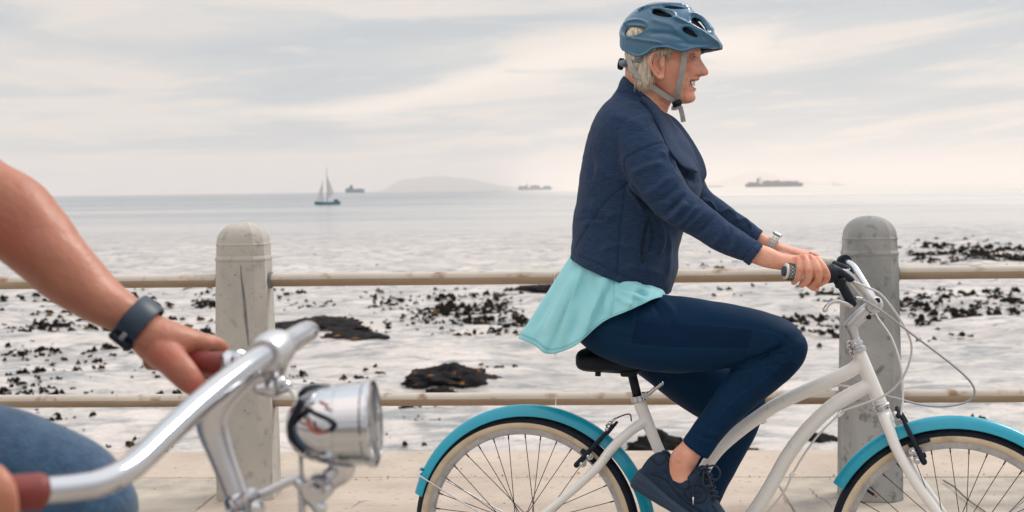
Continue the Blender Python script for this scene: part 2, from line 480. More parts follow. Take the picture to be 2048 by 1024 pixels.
# ------------------------------------------------------------------ railing: concrete posts and two rails
def post_mat(name, c1, c2, c3):
    m, n, l, p = new_mat(name)
    tcx = n.new('ShaderNodeTexCoord')
    def nz(scale, det=6, st=(1, 1, 1)):
        mp = n.new('ShaderNodeMapping'); mp.inputs['Scale'].default_value = st; l.new(tcx.outputs['Object'], mp.inputs[0])
        t = n.new('ShaderNodeTexNoise'); t.inputs['Scale'].default_value = scale; t.inputs['Detail'].default_value = det; l.new(mp.outputs[0], t.inputs['Vector']); return t.outputs[0]
    def mr(v, a, b):
        r = n.new('ShaderNodeMapRange'); l.new(v, r.inputs[0]); r.inputs[1].default_value = a; r.inputs[2].default_value = b; return r.outputs[0]
    def mx(f, a, b):
        r = n.new('ShaderNodeMix'); r.data_type = 'RGBA'; l.new(f, r.inputs[0])
        for s, v in ((r.inputs[6], a), (r.inputs[7], b)):
            if isinstance(v, tuple): s.default_value = (*v, 1)
            else: l.new(v, s)
        return r.outputs[2]
    c = mx(mr(nz(5, 8, (1, 1, .6)), .35, .65), c1, c2)
    c = mx(mr(nz(26, 4), .56, .7), c, c3)
    vo = n.new('ShaderNodeTexVoronoi'); vo.inputs['Scale'].default_value = 24; l.new(tcx.outputs['Object'], vo.inputs['Vector'])
    sp_ = mr(vo.outputs['Distance'], .10, .06)
    gate = mr(nz(9, 2), .5, .56)
    mu = n.new('ShaderNodeMath'); mu.operation = 'MULTIPLY'; l.new(sp_, mu.inputs[0]); l.new(gate, mu.inputs[1])
    c = mx(mu.outputs[0], c, (.09, .085, .08))
    l.new(c, p.inputs['Base Color']); p.inputs['Roughness'].default_value = .85
    bp = n.new('ShaderNodeBump'); bp.inputs['Strength'].default_value = .5; bp.inputs['Distance'].default_value = .004
    l.new(nz(55, 6), bp.inputs['Height'])
    b2 = n.new('ShaderNodeBump'); b2.inputs['Strength'].default_value = .8; b2.inputs['Distance'].default_value = .006; b2.invert = True
    l.new(mu.outputs[0], b2.inputs['Height']); l.new(bp.outputs[0], b2.inputs['Normal']); l.new(b2.outputs[0], p.inputs['Normal'])
    return m
M_POSTA = post_mat('pale_cast_concrete', (.37, .35, .325), (.44, .415, .375), (.31, .295, .275))
M_POSTB = post_mat('grey_mottled_concrete', (.20, .21, .215), (.345, .34, .33), (.15, .16, .165))
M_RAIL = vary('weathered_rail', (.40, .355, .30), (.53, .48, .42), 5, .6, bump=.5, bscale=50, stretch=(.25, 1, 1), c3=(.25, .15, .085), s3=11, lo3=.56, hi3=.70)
M_RAILU = vary('brown_rail_underside', (.26, .185, .125), (.37, .28, .20), 7, .75, bump=.5, bscale=60, stretch=(.25, 1, 1))
M_DARK = vary('dark_crack_filler', (.12, .125, .13), (.2, .2, .2), 20, .8)
railing = empty('seaside_railing', along(0)); tag(railing, 'pale concrete posts joined by two weathered metal rails along the sea wall', 'railing')
def oct_ring(h, ch, z):
    q = h - ch
    o = [(h, -q), (h, q), (q, h), (-q, h), (-h, q), (-h, -q), (-q, -h), (q, -h)]
    return [(ux * a - uy * b, uy * a + ux * b, z) for a, b in o]
def make_post(s, mat, hs=1.0):
    g = MB()
    prof = [(.000, .142), (.30, .139), (.70, .131), (1.045, .122), (1.047, .1245), (1.055, .1250), (1.062, .1225), (1.067, .1190), (1.112, .1180), (1.114, .1195), (1.118, .1195), (1.124, .1165)]
    for k in range(1, 9):
        a = k / 8 * math.pi / 2 * .97
        prof.append((1.124 + .090 * math.sin(a), .1165 * math.cos(a) ** .92))
    rings = []
    for z, h in prof:
        h *= .885
        rings.append(oct_ring(h, h * .36, z * hs))
    add_loft(g, rings)
    v = g.verts() + along(s) - along(0)
    o = obj('post', (v, g.f), mat, railing, smooth=True, angle=18)
    return o
SP = 2.712
for s, mt in ((-SP, M_POSTA), (0, M_POSTA), (SP, M_POSTB), (2 * SP, M_POSTB)):
    o = make_post(s, mt, 1.0 if s <= 0 else .995)
    if s == 0: o['label'] = 'pale concrete post with a dark vertical crack'
    if s == SP: o['label'] = 'grey mottled concrete post behind the white bicycle'
# the mended crack on the front of the left post
g = MB()
cp = [(.012, 1.03), (.014, .98), (.02, .93), (.026, .87), (.03, .80), (.036, .74), (.04, .68)]
vv = []
for i, (a, z) in enumerate(cp):
    hh = (.122 + (1.045 - z) * .026) * .885 + .0012; w = [.002, .003, .005, .006, .0065, .005, .002][i]
    for sgn in (-1, 1):
        q = (a + sgn * w, -hh); vv.append((ux * q[0] - uy * q[1], uy * q[0] + ux * q[1], z))
g.add(vv, [(2 * i, 2 * i + 1, 2 * i + 3, 2 * i + 2) for i in range(len(cp) - 1)])
obj('mended_crack', g, M_DARK, railing, smooth=False)
def rail(s0, s1, z):
    up, lo = MB(), MB()
    r = .0305
    a = np.linspace(0, 2 * math.pi, 24, endpoint=False) + math.pi / 24
    def ring(s, aa, rr=r):
        c = along(s, 0, z) - along(0)
        return [c + np.array((-uy * math.cos(t) * rr, ux * math.cos(t) * rr, math.sin(t) * rr * .95)) for t in aa]
    full = [ring(s0, a), ring(s1, a)]
    g = MB(); add_loft(g, full)
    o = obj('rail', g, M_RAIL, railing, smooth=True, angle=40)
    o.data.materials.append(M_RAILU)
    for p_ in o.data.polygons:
        if p_.normal.z < .16: p_.material_index = 1  # lower half of each rail takes the darker brown material
    return o
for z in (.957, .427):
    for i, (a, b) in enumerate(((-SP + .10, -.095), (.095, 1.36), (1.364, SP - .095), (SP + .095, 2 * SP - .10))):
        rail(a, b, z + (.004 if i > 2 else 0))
    for s in (-.112, .112, SP - .112, SP + .112):
        c = along(s, 0, z) - along(0)
        g = MB(); add_rev(g, [(.031, -.012), (.037, -.010), (.037, .010), (.031, .012)], c, (ux, uy, 0), 24)
        obj('rail_collar', g, M_DARK, railing)

# loose grit and shell crumbs on the paving
gr_ = MB(); q_ = np.random.default_rng(21)
for k in range(900):
    s_, o_ = q_.uniform(-3.2, 5.8), q_.uniform(-2.6, 1.03)
    if q_.random() < .45: o_ = .40 + q_.normal(0, .05)
    r_ = .0018 + .0045 * q_.random() ** 3; c_ = along(s_, o_, r_ * .5); a_ = q_.uniform(.7, 1.4, 6)
    gr_.add([c_ + (r_ * a_[0], 0, 0), c_ + (0, r_ * a_[1], 0), c_ - (r_ * a_[2], 0, 0), c_ - (0, r_ * a_[3], 0), c_ + (0, 0, r_ * .7), c_ - (0, 0, r_ * .6)],
            [(0, 1, 4), (1, 2, 4), (2, 3, 4), (3, 0, 4), (1, 0, 5), (2, 1, 5), (3, 2, 5), (0, 3, 5)])
tag(obj('grit', gr_, vary('shell_grit', (.10, .085, .07), (.42, .38, .33), 60, .9), smooth=False, fix=False), 'fine dark grit and shell crumbs on the paving', 'grit', kind='stuff')
# hairline cracks in the paving
for pts_ in (((1558, 983), (1566, 992), (1572, 1004), (1584, 1012), (1592, 1026)), ((1606, 972), (1622, 978), (1634, 992), (1652, 1000), (1668, 1020)), ((640, 1000), (655, 984), (668, 978), (680, 962)), ((205, 1020), (240, 1012), (262, 1016)), ((700, 1018), (720, 1004), (745, 1000))):
    g = MB(); vv = []
    q_ = cat([on_z(a_, b_, .0012)[:2] for a_, b_ in pts_], 6)
    for i, c_ in enumerate(q_):
        w_ = .0022 * math.sin(math.pi * min(.98, max(.04, i / (len(q_) - 1)))) * (1 + .5 * math.sin(i * 2.3)); j_ = .004 * math.sin(i * 1.9)
        vv += [(c_[0] + j_ - w_, c_[1] + w_, .0012), (c_[0] + j_ + w_, c_[1] - w_, .0012)]
    g.add(vv, [(2 * i, 2 * i + 1, 2 * i + 3, 2 * i + 2) for i in range(len(q_) - 1)]); obj('crack', g, M_DARK, promenade, smooth=False)
# ------------------------------------------------------------------ rocks
M_ROCK = vary('wet_black_rock', (.006, .006, .008), (.022, .020, .020), 3.5, .6, .95, spec=.06, bump=.9, bscale=14, c3=(.22, .10, .025), s3=3.4, lo3=.64, hi3=.72)
def rock(px, py, wpx, hpx, label, name='rock', seed=0, depth_k=.8):
    c = on_z(px, py, SEA); d = c[1]; k = d / FPX
    W, H = wpx * k * 1.22, hpx * k * .95
    g = MB(); n_ = 44
    v = []; rr = np.random.default_rng(seed)
    add_ball(g, np.zeros(3), 1.0, n_)
    v = g.verts(); q = v / np.linalg.norm(v, axis=1)[:, None]
    dsp = np.array([mnoise.fractal(Vector(p_) * 1.6 + Vector((seed * 3.1, 0, 0)), .75, 2.2, 7) + .55 * abs(mnoise.noise(Vector(p_) * 5 + Vector((seed, 5, 0)))) for p_ in q])
    v = q * (1 + .32 * dsp)[:, None]
    v[:, 0] -= (v[:, 0].max() + v[:, 0].min()) / 2; v = v / np.abs(v[:, 0]).max()
    v = v * np.array((W / 2, W / 2 * depth_k, H)); v[:, 2] = v[:, 2] * (1 / max(1e-3, v[:, 2].max())) * H - H * .06
    v[:, 2] = np.maximum(v[:, 2], -.5)
    o = obj(name, (v, g.f), M_ROCK, smooth=True, angle=62)
    o.location = c; tag(o, label, 'rock', 'rocks awash in the shallows')
    return o
rock(628, 664, 195, 34, 'long dark rock farthest out, just right of the left concrete post', seed=1, depth_k=1.2)
rock(706, 688, 150, 29, 'low dark rock just in front of the longest rock, behind the handlebar tip', seed=2, depth_k=1.1)
rock(900, 766, 176, 45, 'broad black rock with orange weed in open water left of the saddle', seed=14, depth_k=.9)
rock(880, 789, 66, 18, 'small black rock just above the lower rail below the broad orange-flecked rock', seed=4)
rock(1318, 906, 120, 54, 'dark rock at the wall edge seen behind the white seat tube', seed=5)
rock(1640, 897, 90, 34, 'dark rock with orange weed seen between the frame tubes and right post', seed=6)
rock(1506, 906, 60, 14, 'flat dark rock at the wall edge right of the rider\'s far shin', seed=8)
rock(1090, 577, 110, 10, 'thin far rock showing just under the top rail left of the tunic', seed=9)

# ------------------------------------------------------------------ kelp
M_KELP = vary('kelp', (.004, .006, .006), (.014, .010, .008), 2.5, .9, spec=.03, bump=0, c3=(.10, .055, .02), s3=1.2, lo3=.6, hi3=.7)
zones = [(0, 250, 585, 720, 120, 1.1), (120, 430, 575, 640, 60, 1.0), (0, 430, 620, 700, 95, 1.0), (0, 330, 730, 800, 40, .8), (0, 340, 815, 905, 42, .8), (150, 430, 690, 740, 14, .9),
         (560, 900, 585, 640, 60, .8), (860, 1065, 590, 625, 60, 1.0), (920, 1060, 620, 690, 95, 1.15), (760, 960, 600, 660, 40, .9), (560, 760, 690, 790, 34, .8), (980, 1150, 690, 740, 22, .8),
         (770, 900, 815, 850, 14, 1.0), (1800, 2048, 488, 528, 190, 1.1), (1900, 2048, 500, 530, 90, 1.2), (1800, 2048, 575, 640, 110, 1.1), (1860, 1960, 652, 668, 14, 1.1), (2000, 2048, 655, 668, 5, .9),
         (1590, 1690, 588, 640, 60, 1.1), (1560, 1700, 630, 672, 42, 1.1), (1380, 1540, 498, 535, 24, .7), (1640, 1690, 540, 590, 8, .7), (1950, 2048, 735, 785, 10, .9), (1560, 2048, 760, 900, 20, .8), (620, 900, 470, 560, 7, .5), (1360, 1680, 440, 500, 6, .4),
         (200, 300, 660, 690, 24, 1.2), (0, 1150, 575, 760, 90, .65), (1380, 2048, 560, 760, 60, .65), (560, 1000, 800, 900, 26, .7), (0, 430, 740, 900, 50, .75), (0, 430, 590, 720, 50, .8), (1350, 1560, 560, 600, 16, .6)]
kelp = MB()
kr = np.random.default_rng(11)
def kelp_clump(c, s):
    nb = kr.integers(2, 5)
    for b in range(nb):
        a = kr.uniform(0, 6.28); ln = s * kr.uniform(.5, 1.1); w = s * kr.uniform(.18, .42); hgt = s * kr.uniform(.15, .55)
        o = c + np.array((kr.normal(0, s * .28), kr.normal(0, s * .28), 0))
        d = np.array((math.cos(a), math.sin(a), 0)); e = np.array((-d[1], d[0], 0))
        st = []
        for t, ww, zz in ((0, .25, .0), (.35, 1, .75), (.7, .9, 1.0), (1, .2, .1)):
            st.append([o + d * ln * (t - .5) + e * w * ww + (0, 0, hgt * zz - .03), o + d * ln * (t - .5) + (0, 0, hgt * zz * 1.25), o + d * ln * (t - .5) - e * w * ww + (0, 0, hgt * zz * .8 - .03)])
        v = np.array(st).reshape(-1, 3)
        kelp.add(v, [(i * 3 + j, i * 3 + j + 1, (i + 1) * 3 + j + 1, (i + 1) * 3 + j) for i in range(3) for j in range(2)])
for x0, x1, y0, y1, cnt, sc in zones:
    nclus = max(3, cnt // 3)
    cs = [(kr.uniform(x0, x1), kr.uniform(y0, y1)) for _ in range(nclus)]
    for k in range(int(cnt * 1.9)):
        cx, cy = cs[kr.integers(0, nclus)]
        px = cx + kr.normal(0, 24); py = cy + kr.normal(0, 8)
        c = on_z(px, max(py, 405), SEA)
        kelp_clump(c, (.10 + .20 * kr.random() ** 2.5) * sc * (c[1] / 40) ** .6)
o = obj('floating_kelp', kelp, M_KELP, smooth=True, fix=False); tag(o, 'dark kelp fronds floating in clusters on the pale water', 'kelp', kind='stuff')

# ------------------------------------------------------------------ islands and ships far off
M_HILL = vary('far_hill', (.06, .075, .06), (.11, .11, .09), .002, .9)
def ridge(name, pts, dist, depth, kind='structure'):
    """a hill range through skyline pixels (px, py) at dist metres"""
    rows = []
    cr = cat(pts, 6)
    for t, hgt in ((-1, 0), (-.7, .35), (-.4, .75), (-.12, .97), (0, 1), (.25, .9), (.6, .5), (1, 0)):
        row = []
        for px, py in cr:
            x = (px - 1024) / FPX * dist
            hor = 379 - (px - 1024) * .0138
            h = max(0.0, (hor - py) / FPX * dist) * (1 + .05 * mnoise.noise(Vector((px * .05, t * 3, dist))))
            row.append((x, dist + t * depth, SEA - 3 + (h + 3) * hgt))
        rows.append(row)
    v = np.array(rows); nr, nc = v.shape[:2]
    o = obj(name, (v.reshape(-1, 3), grid_faces(nr, nc, False)), M_HILL); tag(o, kind=kind)
    return o
ridge('island', [(752, 383), (775, 378), (790, 368), (808, 359), (835, 356), (860, 353), (882, 351), (905, 354), (935, 357), (955, 360), (975, 365), (1000, 370), (1050, 374), (1120, 377)], 27000, 2000)
ridge('distant_hill', [(1395, 372), (1420, 366), (1455, 357), (1490, 347), (1515, 342), (1540, 347), (1575, 356), (1620, 362), (1680, 367), (1740, 369)], 38000, 2500)

def ship_parts(root, L, W, D, M_HULL, M_STACK, stacks, bridge_at, k=1.0, M_BR=None):
    """root local: x along the hull; hull, containers in blocks, bridge block with funnel"""
    rows = []
    for t in np.linspace(-1, 1, 15):
        bw = W / 2 * (1 - max(0, (t - .7) / .3) ** 2 * .97) * (1 if t > -.95 else .82)
        sh = .12 * D * max(0, (t - .6) / .4)
        rake = .02 * L * max(0, (t - .6) / .4)
        x = t * L / 2
        rows.append([(x + 0, -bw * .8, -D * .3), (x + rake * .6, -bw, D * .4), (x + rake, -bw, D + sh), (x + rake, bw, D + sh), (x + rake * .6, bw, D * .4), (x, bw * .8, -D * .3)])
    g = MB(); add_loft(g, rows); obj('hull', g, M_HULL, root, smooth=False)
    for i, (a, b, hh) in enumerate(stacks):
        g = MB()
        nb = max(1, int((b - a) * L / 14))
        for q in range(nb):
            x0 = (a + (b - a) * q / nb) * L - L / 2; x1 = (a + (b - a) * (q + 1) / nb) * L - L / 2 - 1.2
            h_ = hh * (1 - .22 * ((q * 5 + i) % 3) * .5)
            add_box(g, np.array(((x0 + x1) / 2, 0, D + h_ / 2)), ((x1 - x0) / 2, W * .46, h_ / 2))
        obj('container_stack', g, M_STACK[i % len(M_STACK)], root, smooth=False)
    if bridge_at is not None:
        bx = bridge_at * L - L / 2; g = MB()
        add_box(g, np.array((bx, 0, D + 12 * k)), (6 * k, W * .48, 12 * k)); add_box(g, np.array((bx, 0, D + 25 * k)), (4.5 * k, W * .5, 2.2 * k))
        obj('bridge', g, M_BR, root, smooth=False)
        g = MB(); add_box(g, np.array((bx - 10 * k, 0, D + 12 * k)), (3.5 * k, 4 * k, 12 * k)); add_tube(g, [(bx, 0, D + 26 * k), (bx, 0, D + 36 * k)], .8 * k, 6, 1)
        obj('funnel', g, M_STACK[0], root, smooth=False)
def at_sea(px, dist):
    hor = 379 - (px - 1024) * .0138
    return ((px - 1024) / FPX * dist, dist, SEA)
M_SH1 = vary('ship_hull_blue', (.010, .045, .095), (.015, .06, .12), .02, .6)
M_SH2 = vary('ship_hull_teal', (.008, .13, .22), (.012, .17, .27), .02, .6)
M_CT1 = vary('containers_red', (.13, .055, .05), (.05, .085, .13), .05, .7, detail=2)
M_CT2 = vary('containers_blue', (.02, .075, .14), (.06, .07, .10), .05, .7, detail=2)
M_SHW = vary('ship_white_paint', (.62, .60, .57), (.5, .48, .46), .1, .6)
sh = empty('container_ship', at_sea(1549, 6200)); ship_parts(sh, 246, 34, 15, M_SH1, [M_CT2, M_CT1, M_CT2], [(.05, .19, 7), (.31, .60, 13), (.60, .93, 10)], .25, .95, M_SHW)
tag(sh, 'longest container ship on the horizon, right of the cyclist', 'ship', 'ships on the horizon')
sh = empty('container_ship', at_sea(1071, 8200)); ship_parts(sh, 192, 30, 13, M_SH2, [M_CT2, M_CT1], [(.03, .26, 12), (.38, .66, 15), (.76, .97, 11)], .30, .8, M_SHW)
tag(sh, 'blue container ship on the horizon just left of the cyclist\'s back', 'ship', 'ships on the horizon')
sh = empty('cargo_ship', at_sea(712, 5600)); ship_parts(sh, 74, 16, 13, M_SH2, [M_CT1], [(.04, .45, 6), (.5, .9, 3)], .33, .62, M_CT1)
tag(sh, 'small teal and red cargo ship on the horizon beside the sailboat', 'ship', 'ships on the horizon')
sh = empty('cargo_ship', at_sea(1431, 13500)); ship_parts(sh, 150, 26, 9, M_SH1, [M_CT1], [(.1, .8, 4)], None, 1, M_SHW)
tag(sh, 'faintest low ship right beside the cyclist\'s chest on the horizon', 'ship', 'ships on the horizon')
sh = empty('cargo_ship', at_sea(1676, 12500)); ship_parts(sh, 88, 26, 10, M_SHW, [M_SHW], [(.4, .9, 8)], .15, 1, M_SHW)
tag(sh, 'tiny pale ship on the horizon above the right concrete post', 'ship', 'ships on the horizon')

# sailboat
sb = empty('sailboat', (0, 0, 0)); c = on_z(655, 409.5, SEA); sb.location = c; kS = c[1] / FPX
tag(sb, 'two-masted sailboat with grey sails and teal hull, left of the island', 'sailboat')
L = 51 * kS
M_SAIL = vary('grey_sailcloth', (.50, .50, .51), (.62, .60, .57), .5, .8)
M_SBH = vary('sailboat_hull', (.05, .16, .20), (.08, .24, .29), .5, .5)
M_MAST = vary('mast_alloy', (.3, .3, .31), None, 3, .5)
rows = []
for t in np.linspace(-1, 1, 13):
    w_ = L * .14 * (1 - abs(t) ** 3 * .92)
    x = t * L / 2
    rows.append([(x, -w_ * .4, -.35), (x, -w_, .5), (x + .15 * t, -w_ * .9, 1.0 + .2 * abs(t)), (x + .15 * t, w_ * .9, 1.0 + .2 * abs(t)), (x, w_, .5), (x, w_ * .4, -.35)])
g = MB(); add_loft(g, rows); obj('hull', g, M_SBH, sb, smooth=False)
g = MB(); add_box(g, np.array((L * .34, 0, 1.3)), (L * .075, .9, .45), bevel=.15); obj('cabin', g, M_SH1, sb, smooth=False)
def sail(tri, nm):
    a, b_, c_ = [np.array(t) for t in tri]; rows = []
    for u in np.linspace(0, 1, 9):
        p0 = a * (1 - u) + c_ * u; p1 = b_ * (1 - u) + c_ * u
        rows.append([p0 * (1 - w) + p1 * w + np.array((0, -.55 * math.sin(math.pi * w) * (1 - u), 0)) for w in np.linspace(0, 1, 6)])
    v = np.array(rows); nr, nc = v.shape[:2]; f = grid_faces(nr, nc, False)
    v2 = v.reshape(-1, 3); vb = v2 + (0, .04, 0)
    obj(nm, (np.vstack([v2, vb]), f + [tuple(i + len(v2) for i in q[::-1]) for q in f]), M_SAIL, sb, fix=False)
sail(((-.4 * kS, 0, 2.0), (14 * kS, 0, 22 * kS), (-.2 * kS, 0, 60 * kS)), 'mainsail')
sail(((-22 * kS, 0, 8 * kS), (-8 * kS, 0, 9 * kS), (-10 * kS, 0, 44 * kS)), 'mizzen_sail')
for x, h_ in ((-.5 * kS, 74 * kS), (-9.5 * kS, 47 * kS)):
    g = MB(); add_tube(g, [(x, .2, .8), (x, .2, h_)], .10, 6, 1); obj('mast', g, M_MAST, sb)

# a dry twig lying on the paving
a = on_z(1887, 961, .008); b = on_z(1986, 1036, .008)
g = MB(); mid = [(a * (1 - t) + b * t) + np.array((.006 * math.sin(9 * t), 0, .004 * math.sin(5 * t))) for t in np.linspace(0, 1, 6)]
add_tube(g, mid, [.004, .0035, .004, .003, .003, .002], 6, 3)
tag(obj('twig', g, vary('twig_bark', (.10, .085, .045), (.16, .13, .07), 30, .8)), 'thin dark twig lying on the paving behind the front wheel', 'twig')
# ------------------------------------------------------------------ frame of the white bicycle: s forward, y to its left, h up
RH = P(1052, 1059, 4.186); FH = P(1913, 1088, 3.868)
e1 = FH - RH; e1[2] = 0; WB = float(np.linalg.norm(e1)); e1 /= WB
e3 = np.array((e1[1], -e1[0], 0.0))          # towards the camera (the rider's right)
ORG = np.array((RH[0], RH[1], 0.0))
YAW = math.atan2(e1[1], e1[0])
def B(px, py, lat=0.0):
    """bicycle coordinates (s, y, h) of the survey pixel on the upright plane lat metres right of the frame"""
    v = ray(px, py); o = ORG + e3 * lat
    t = (o - CAM).dot(e3) / v.dot(e3); w = CAM + v * t - ORG
    return np.array((w.dot(e1), -lat, w[2]))
def BP(*pts): return [B(*p) for p in pts]
HR = B(1052, 1059); HR[2] = .34
HF = B(1913, 1088); HF[2] = .34

M_WHITE = vary('frame_white_paint', (.74, .72, .70), (.80, .785, .77), 4, .32, .42, coat=.5, bump=.04, bscale=30, c3=(.58, .55, .52), s3=25, lo3=.66, hi3=.8)
M_TURQ = vary('turquoise_fender_paint', (.004, .27, .40), (.006, .31, .44), 3, .3, .38, coat=.25, spec=.35)
M_BLACK = vary('black_rubber', (.008, .011, .018), (.014, .018, .026), 20, .55, .7, bump=.3, bscale=160)
M_TREAD = vary('tyre_tread', (.006, .010, .020), (.013, .018, .030), 30, .65, .8, spec=.25, bump=.8, bscale=220)
M_TAN = vary('tan_sidewall', (.56, .45, .32), (.66, .55, .41), 12, .7, bump=.2, bscale=200, c3=(.42, .33, .23), s3=22, lo3=.58, hi3=.75)
M_ALU = vary('brushed_alloy', (.36, .36, .38), (.5, .5, .52), 30, .35, .5, metal=.9, bump=.2, bscale=150)
M_CHROME = vary('chrome', (.57, .58, .60), (.50, .50, .54), 5, .06, .13, metal=1.0)
M_SILV = vary('silver_metal', (.62, .62, .64), (.5, .5, .53), 14, .2, .32, metal=1.0)
M_SATIN = vary('satin_alloy', (.66, .66, .68), (.56, .56, .59), 6, .30, .42, metal=1.0)
M_SPOKE = vary('spoke_steel', (.045, .030, .035), (.08, .06, .065), 9, .4, metal=.5)
M_PLAST = vary('black_plastic', (.006, .010, .018), (.011, .017, .028), 9, .45, .6, spec=.22)
M_CABLE = vary('white_cable_housing', (.62, .60, .58), (.55, .53, .51), 9, .35, coat=.3)
M_CABLEG = vary('grey_cable_housing', (.36, .355, .37), (.30, .30, .32), 9, .35, coat=.3)
M_WIRE = vary('brown_cable', (.07, .035, .03), (.1, .05, .04), 9, .5)
M_GRIPC = vary('cream_grip_rubber', (.58, .54, .46), (.66, .62, .55), 18, .6, bump=.2)
M_NAVYR = vary('navy_rubber', (.018, .035, .065), (.025, .045, .08), 18, .6)
M_REDG = vary('oxblood_grip', (.15, .018, .016), (.20, .03, .024), 9, .42, .55, bump=.25, bscale=60)

bike = empty('white_bicycle', ORG, YAW)
tag(bike, 'white city bicycle with turquoise fenders and cream tyres ridden by the woman', 'bicycle')
AX = np.array((0, 1.0, 0))

def wheel(root, c, nsp=36, ph=0.0):
    w = MB()
    hub = MB(); add_rev(hub, [(.0, -.05), (.009, -.05), (.009, -.036), (.022, -.033), (.022, -.029), (.014, -.024), (.014, .024), (.022, .029), (.022, .033), (.009, .036), (.009, .05), (0, .05)], c, AX, 24)
    wo_ = obj('wheel', hub, M_ALU, root, angle=35)
    g = MB(); rr, rc = .0225, .3175
    a = np.linspace(0, 2 * math.pi, 20, endpoint=False)
    prof = [(rc + rr * math.cos(t), rr * 1.02 * math.sin(t)) for t in a]
    # tread half and sidewall half as separate rings of rubber
    tr = [(rc + .0225 * math.cos(t), .0228 * math.sin(t)) for t in np.linspace(-R(84), R(84), 15)] + [(rc + .018 * math.cos(t), .018 * math.sin(t)) for t in np.linspace(R(84), -R(84), 9)]
    add_rev(g, tr, c, AX, 120); obj('tread', g, M_TREAD, wo_, angle=40)
    g = MB()
    sw = [(rc + .0218 * math.cos(t), .0221 * math.sin(t)) for t in np.linspace(R(83), R(277), 17)] + [(rc + .016 * math.cos(t), .016 * math.sin(t)) for t in np.linspace(R(277), R(83), 9)]
    add_rev(g, sw, c, AX, 120); obj('sidewall', g, M_TAN, wo_, angle=40)
    g = MB(); add_rev(g, [(.302, -.0125), (.302, .0125), (.296, .0135), (.286, .0125), (.2825, .006), (.2825, -.006), (.286, -.0125), (.296, -.0135)], c, AX, 120)
    obj('rim', g, M_ALU, wo_, angle=30)
    me = None
    for k in range(nsp):
        a0 = 2 * math.pi * k / nsp + ph
        side = 1 if k % 2 else -1; tw = R(68) * (1 if (k // 2) % 2 else -1)
        if me is None or k < 4:
            g = MB()
            p0 = np.array((.283, .003 * side, 0)); p1 = np.array((.022 * math.cos(tw), .031 * side, .022 * math.sin(tw)))
            add_tube(g, [p0, p1], .00125, 6, 1)
            d = (p1 - p0) / np.linalg.norm(p1 - p0); add_tube(g, [p0 - d * .001, p0 + d * .013], .0022, 6, 1)
            o = obj('spoke', g, M_SPOKE, wo_); (meshes := globals().setdefault('_spk', {}))[(side, tw > 0)] = o.data
        else:
            o = link_mesh('spoke', _spk[(side, tw > 0)], wo_)
        o.location = c; o.rotation_euler = (0, -a0, 0)
    return wo_
wr = wheel(bike, HR, ph=R(0)); wf = wheel(bike, HF, ph=R(3.5))
# valve on the front wheel
vd = B(1741, 985) - HF; vd[1] = 0; vd /= np.linalg.norm(vd)
g = MB(); add_tube(g, [HF + vd * .283, HF + vd * .262], .0042, 8, 1); obj('valve', g, M_PLAST, wf)
g = MB(); add_tube(g, [HF + vd * .263, HF + vd * .252], .0036, 8, 1); obj('valve_cap', g, vary('brass_cap', (.35, .12, .05), None, 5, .4), wf)

def fender(c, a_start, a_end, ro=.371, off=(0, 0)):
    """curved guard strip, angles measured from straight forward over the top"""
    g = MB(); cc = c + np.array((off[0], 0, off[1]))
    arc = [(ro - .030 * (abs(t) ** 2.4), .030 * t) for t in np.linspace(-1, 1, 13)]
    prof = arc + [(r_ - .0022, o_ * .93) for r_, o_ in arc[::-1]]
    v = []
    for a in np.linspace(R(a_start), R(a_end), 90):
        for r_, o_ in prof: v.append(cc + np.array((math.cos(a) * r_, o_, math.sin(a) * r_)))
    f = grid_faces(90, len(prof)); m_ = len(prof)
    f += [tuple(range(m_)), tuple(89 * m_ + j for j in range(m_))[::-1]]
    g.add(v, f); return obj('fender', g, M_TURQ, bike, angle=50)
fr = fender(HR, 164.8, -12, off=(.016, 0))
ff = fender(HF, 151.5, -14, ro=.372, off=(.0, .0))
# fender stays
for y in (-1, 1):
    g = MB(); p = HR + np.array((.016 + .366 * math.cos(R(154)), y * .030, .366 * math.sin(R(154))))
    q = B(1000, 1035); q[1] = y * .055; h0 = HR + (0, y * .06, 0)
    add_tube(g, [p, p + (.012, y * .012, -.012), q, h0], .0022, 8, 6); obj('stay', g, M_SILV, fr)
    g = MB(); p = B(2050, 872); p[1] = y * .031; q = B(2030, 930); q[1] = y * .05
    add_tube(g, [HF + (.30, y * .032, .20), HF + (.24, y * .045, .19), HF + (.06, y * .055, .03), HF + (0, y * .06, 0)], .0022, 8, 6); obj('stay', g, M_SILV, ff)
g = MB(); p = HR + np.array((.016 + .373 * math.cos(R(153)), 0, .373 * math.sin(R(153)))); add_ball(g, p + (0, -.012, 0), .006, 8); add_ball(g, p + (-.002, -.012, -.015), .005, 8); obj('stay_bolt', g, M_TURQ, fr)

# frame
fm = MB()
hd0, hd1 = B(1716, 702), B(1764, 815)
add_tube(fm, [hd0, hd1], .0195, 24, 1)
TB = [B(1722, 722), B(1700, 742), B(1640, 769), B(1560, 806), B(1519, 832), B(1477, 863), B(1436, 900), B(1405, 945), B(1385, 1000), B(1380, 1040)]
add_tube(fm, TB, [.018, .0195, .0195, .0195, .0193, .0190, .0185, .018, .018, .018], 24, 6)
DT = [B(1740, 768), B(1716, 782), B(1672, 807), B(1633, 840), B(1600, 877), B(1572, 917), B(1552, 953), B(1532, 988), B(1508, 1024), B(1470, 1075), B(1428, 1125)]
add_tube(fm, DT, [.019, .0205, .0205, .0205, .0205, .0205, .0205, .0205, .0205, .02, .02], 24, 6)
ST = [B(1278, 803), B(1292, 838), B(1308, 877), B(1325, 917), B(1420, 1130)]
add_tube(fm, ST, [.0185, .0180, .0165, .0165, .0165], 22, 4)
BB = B(1420, 1130)
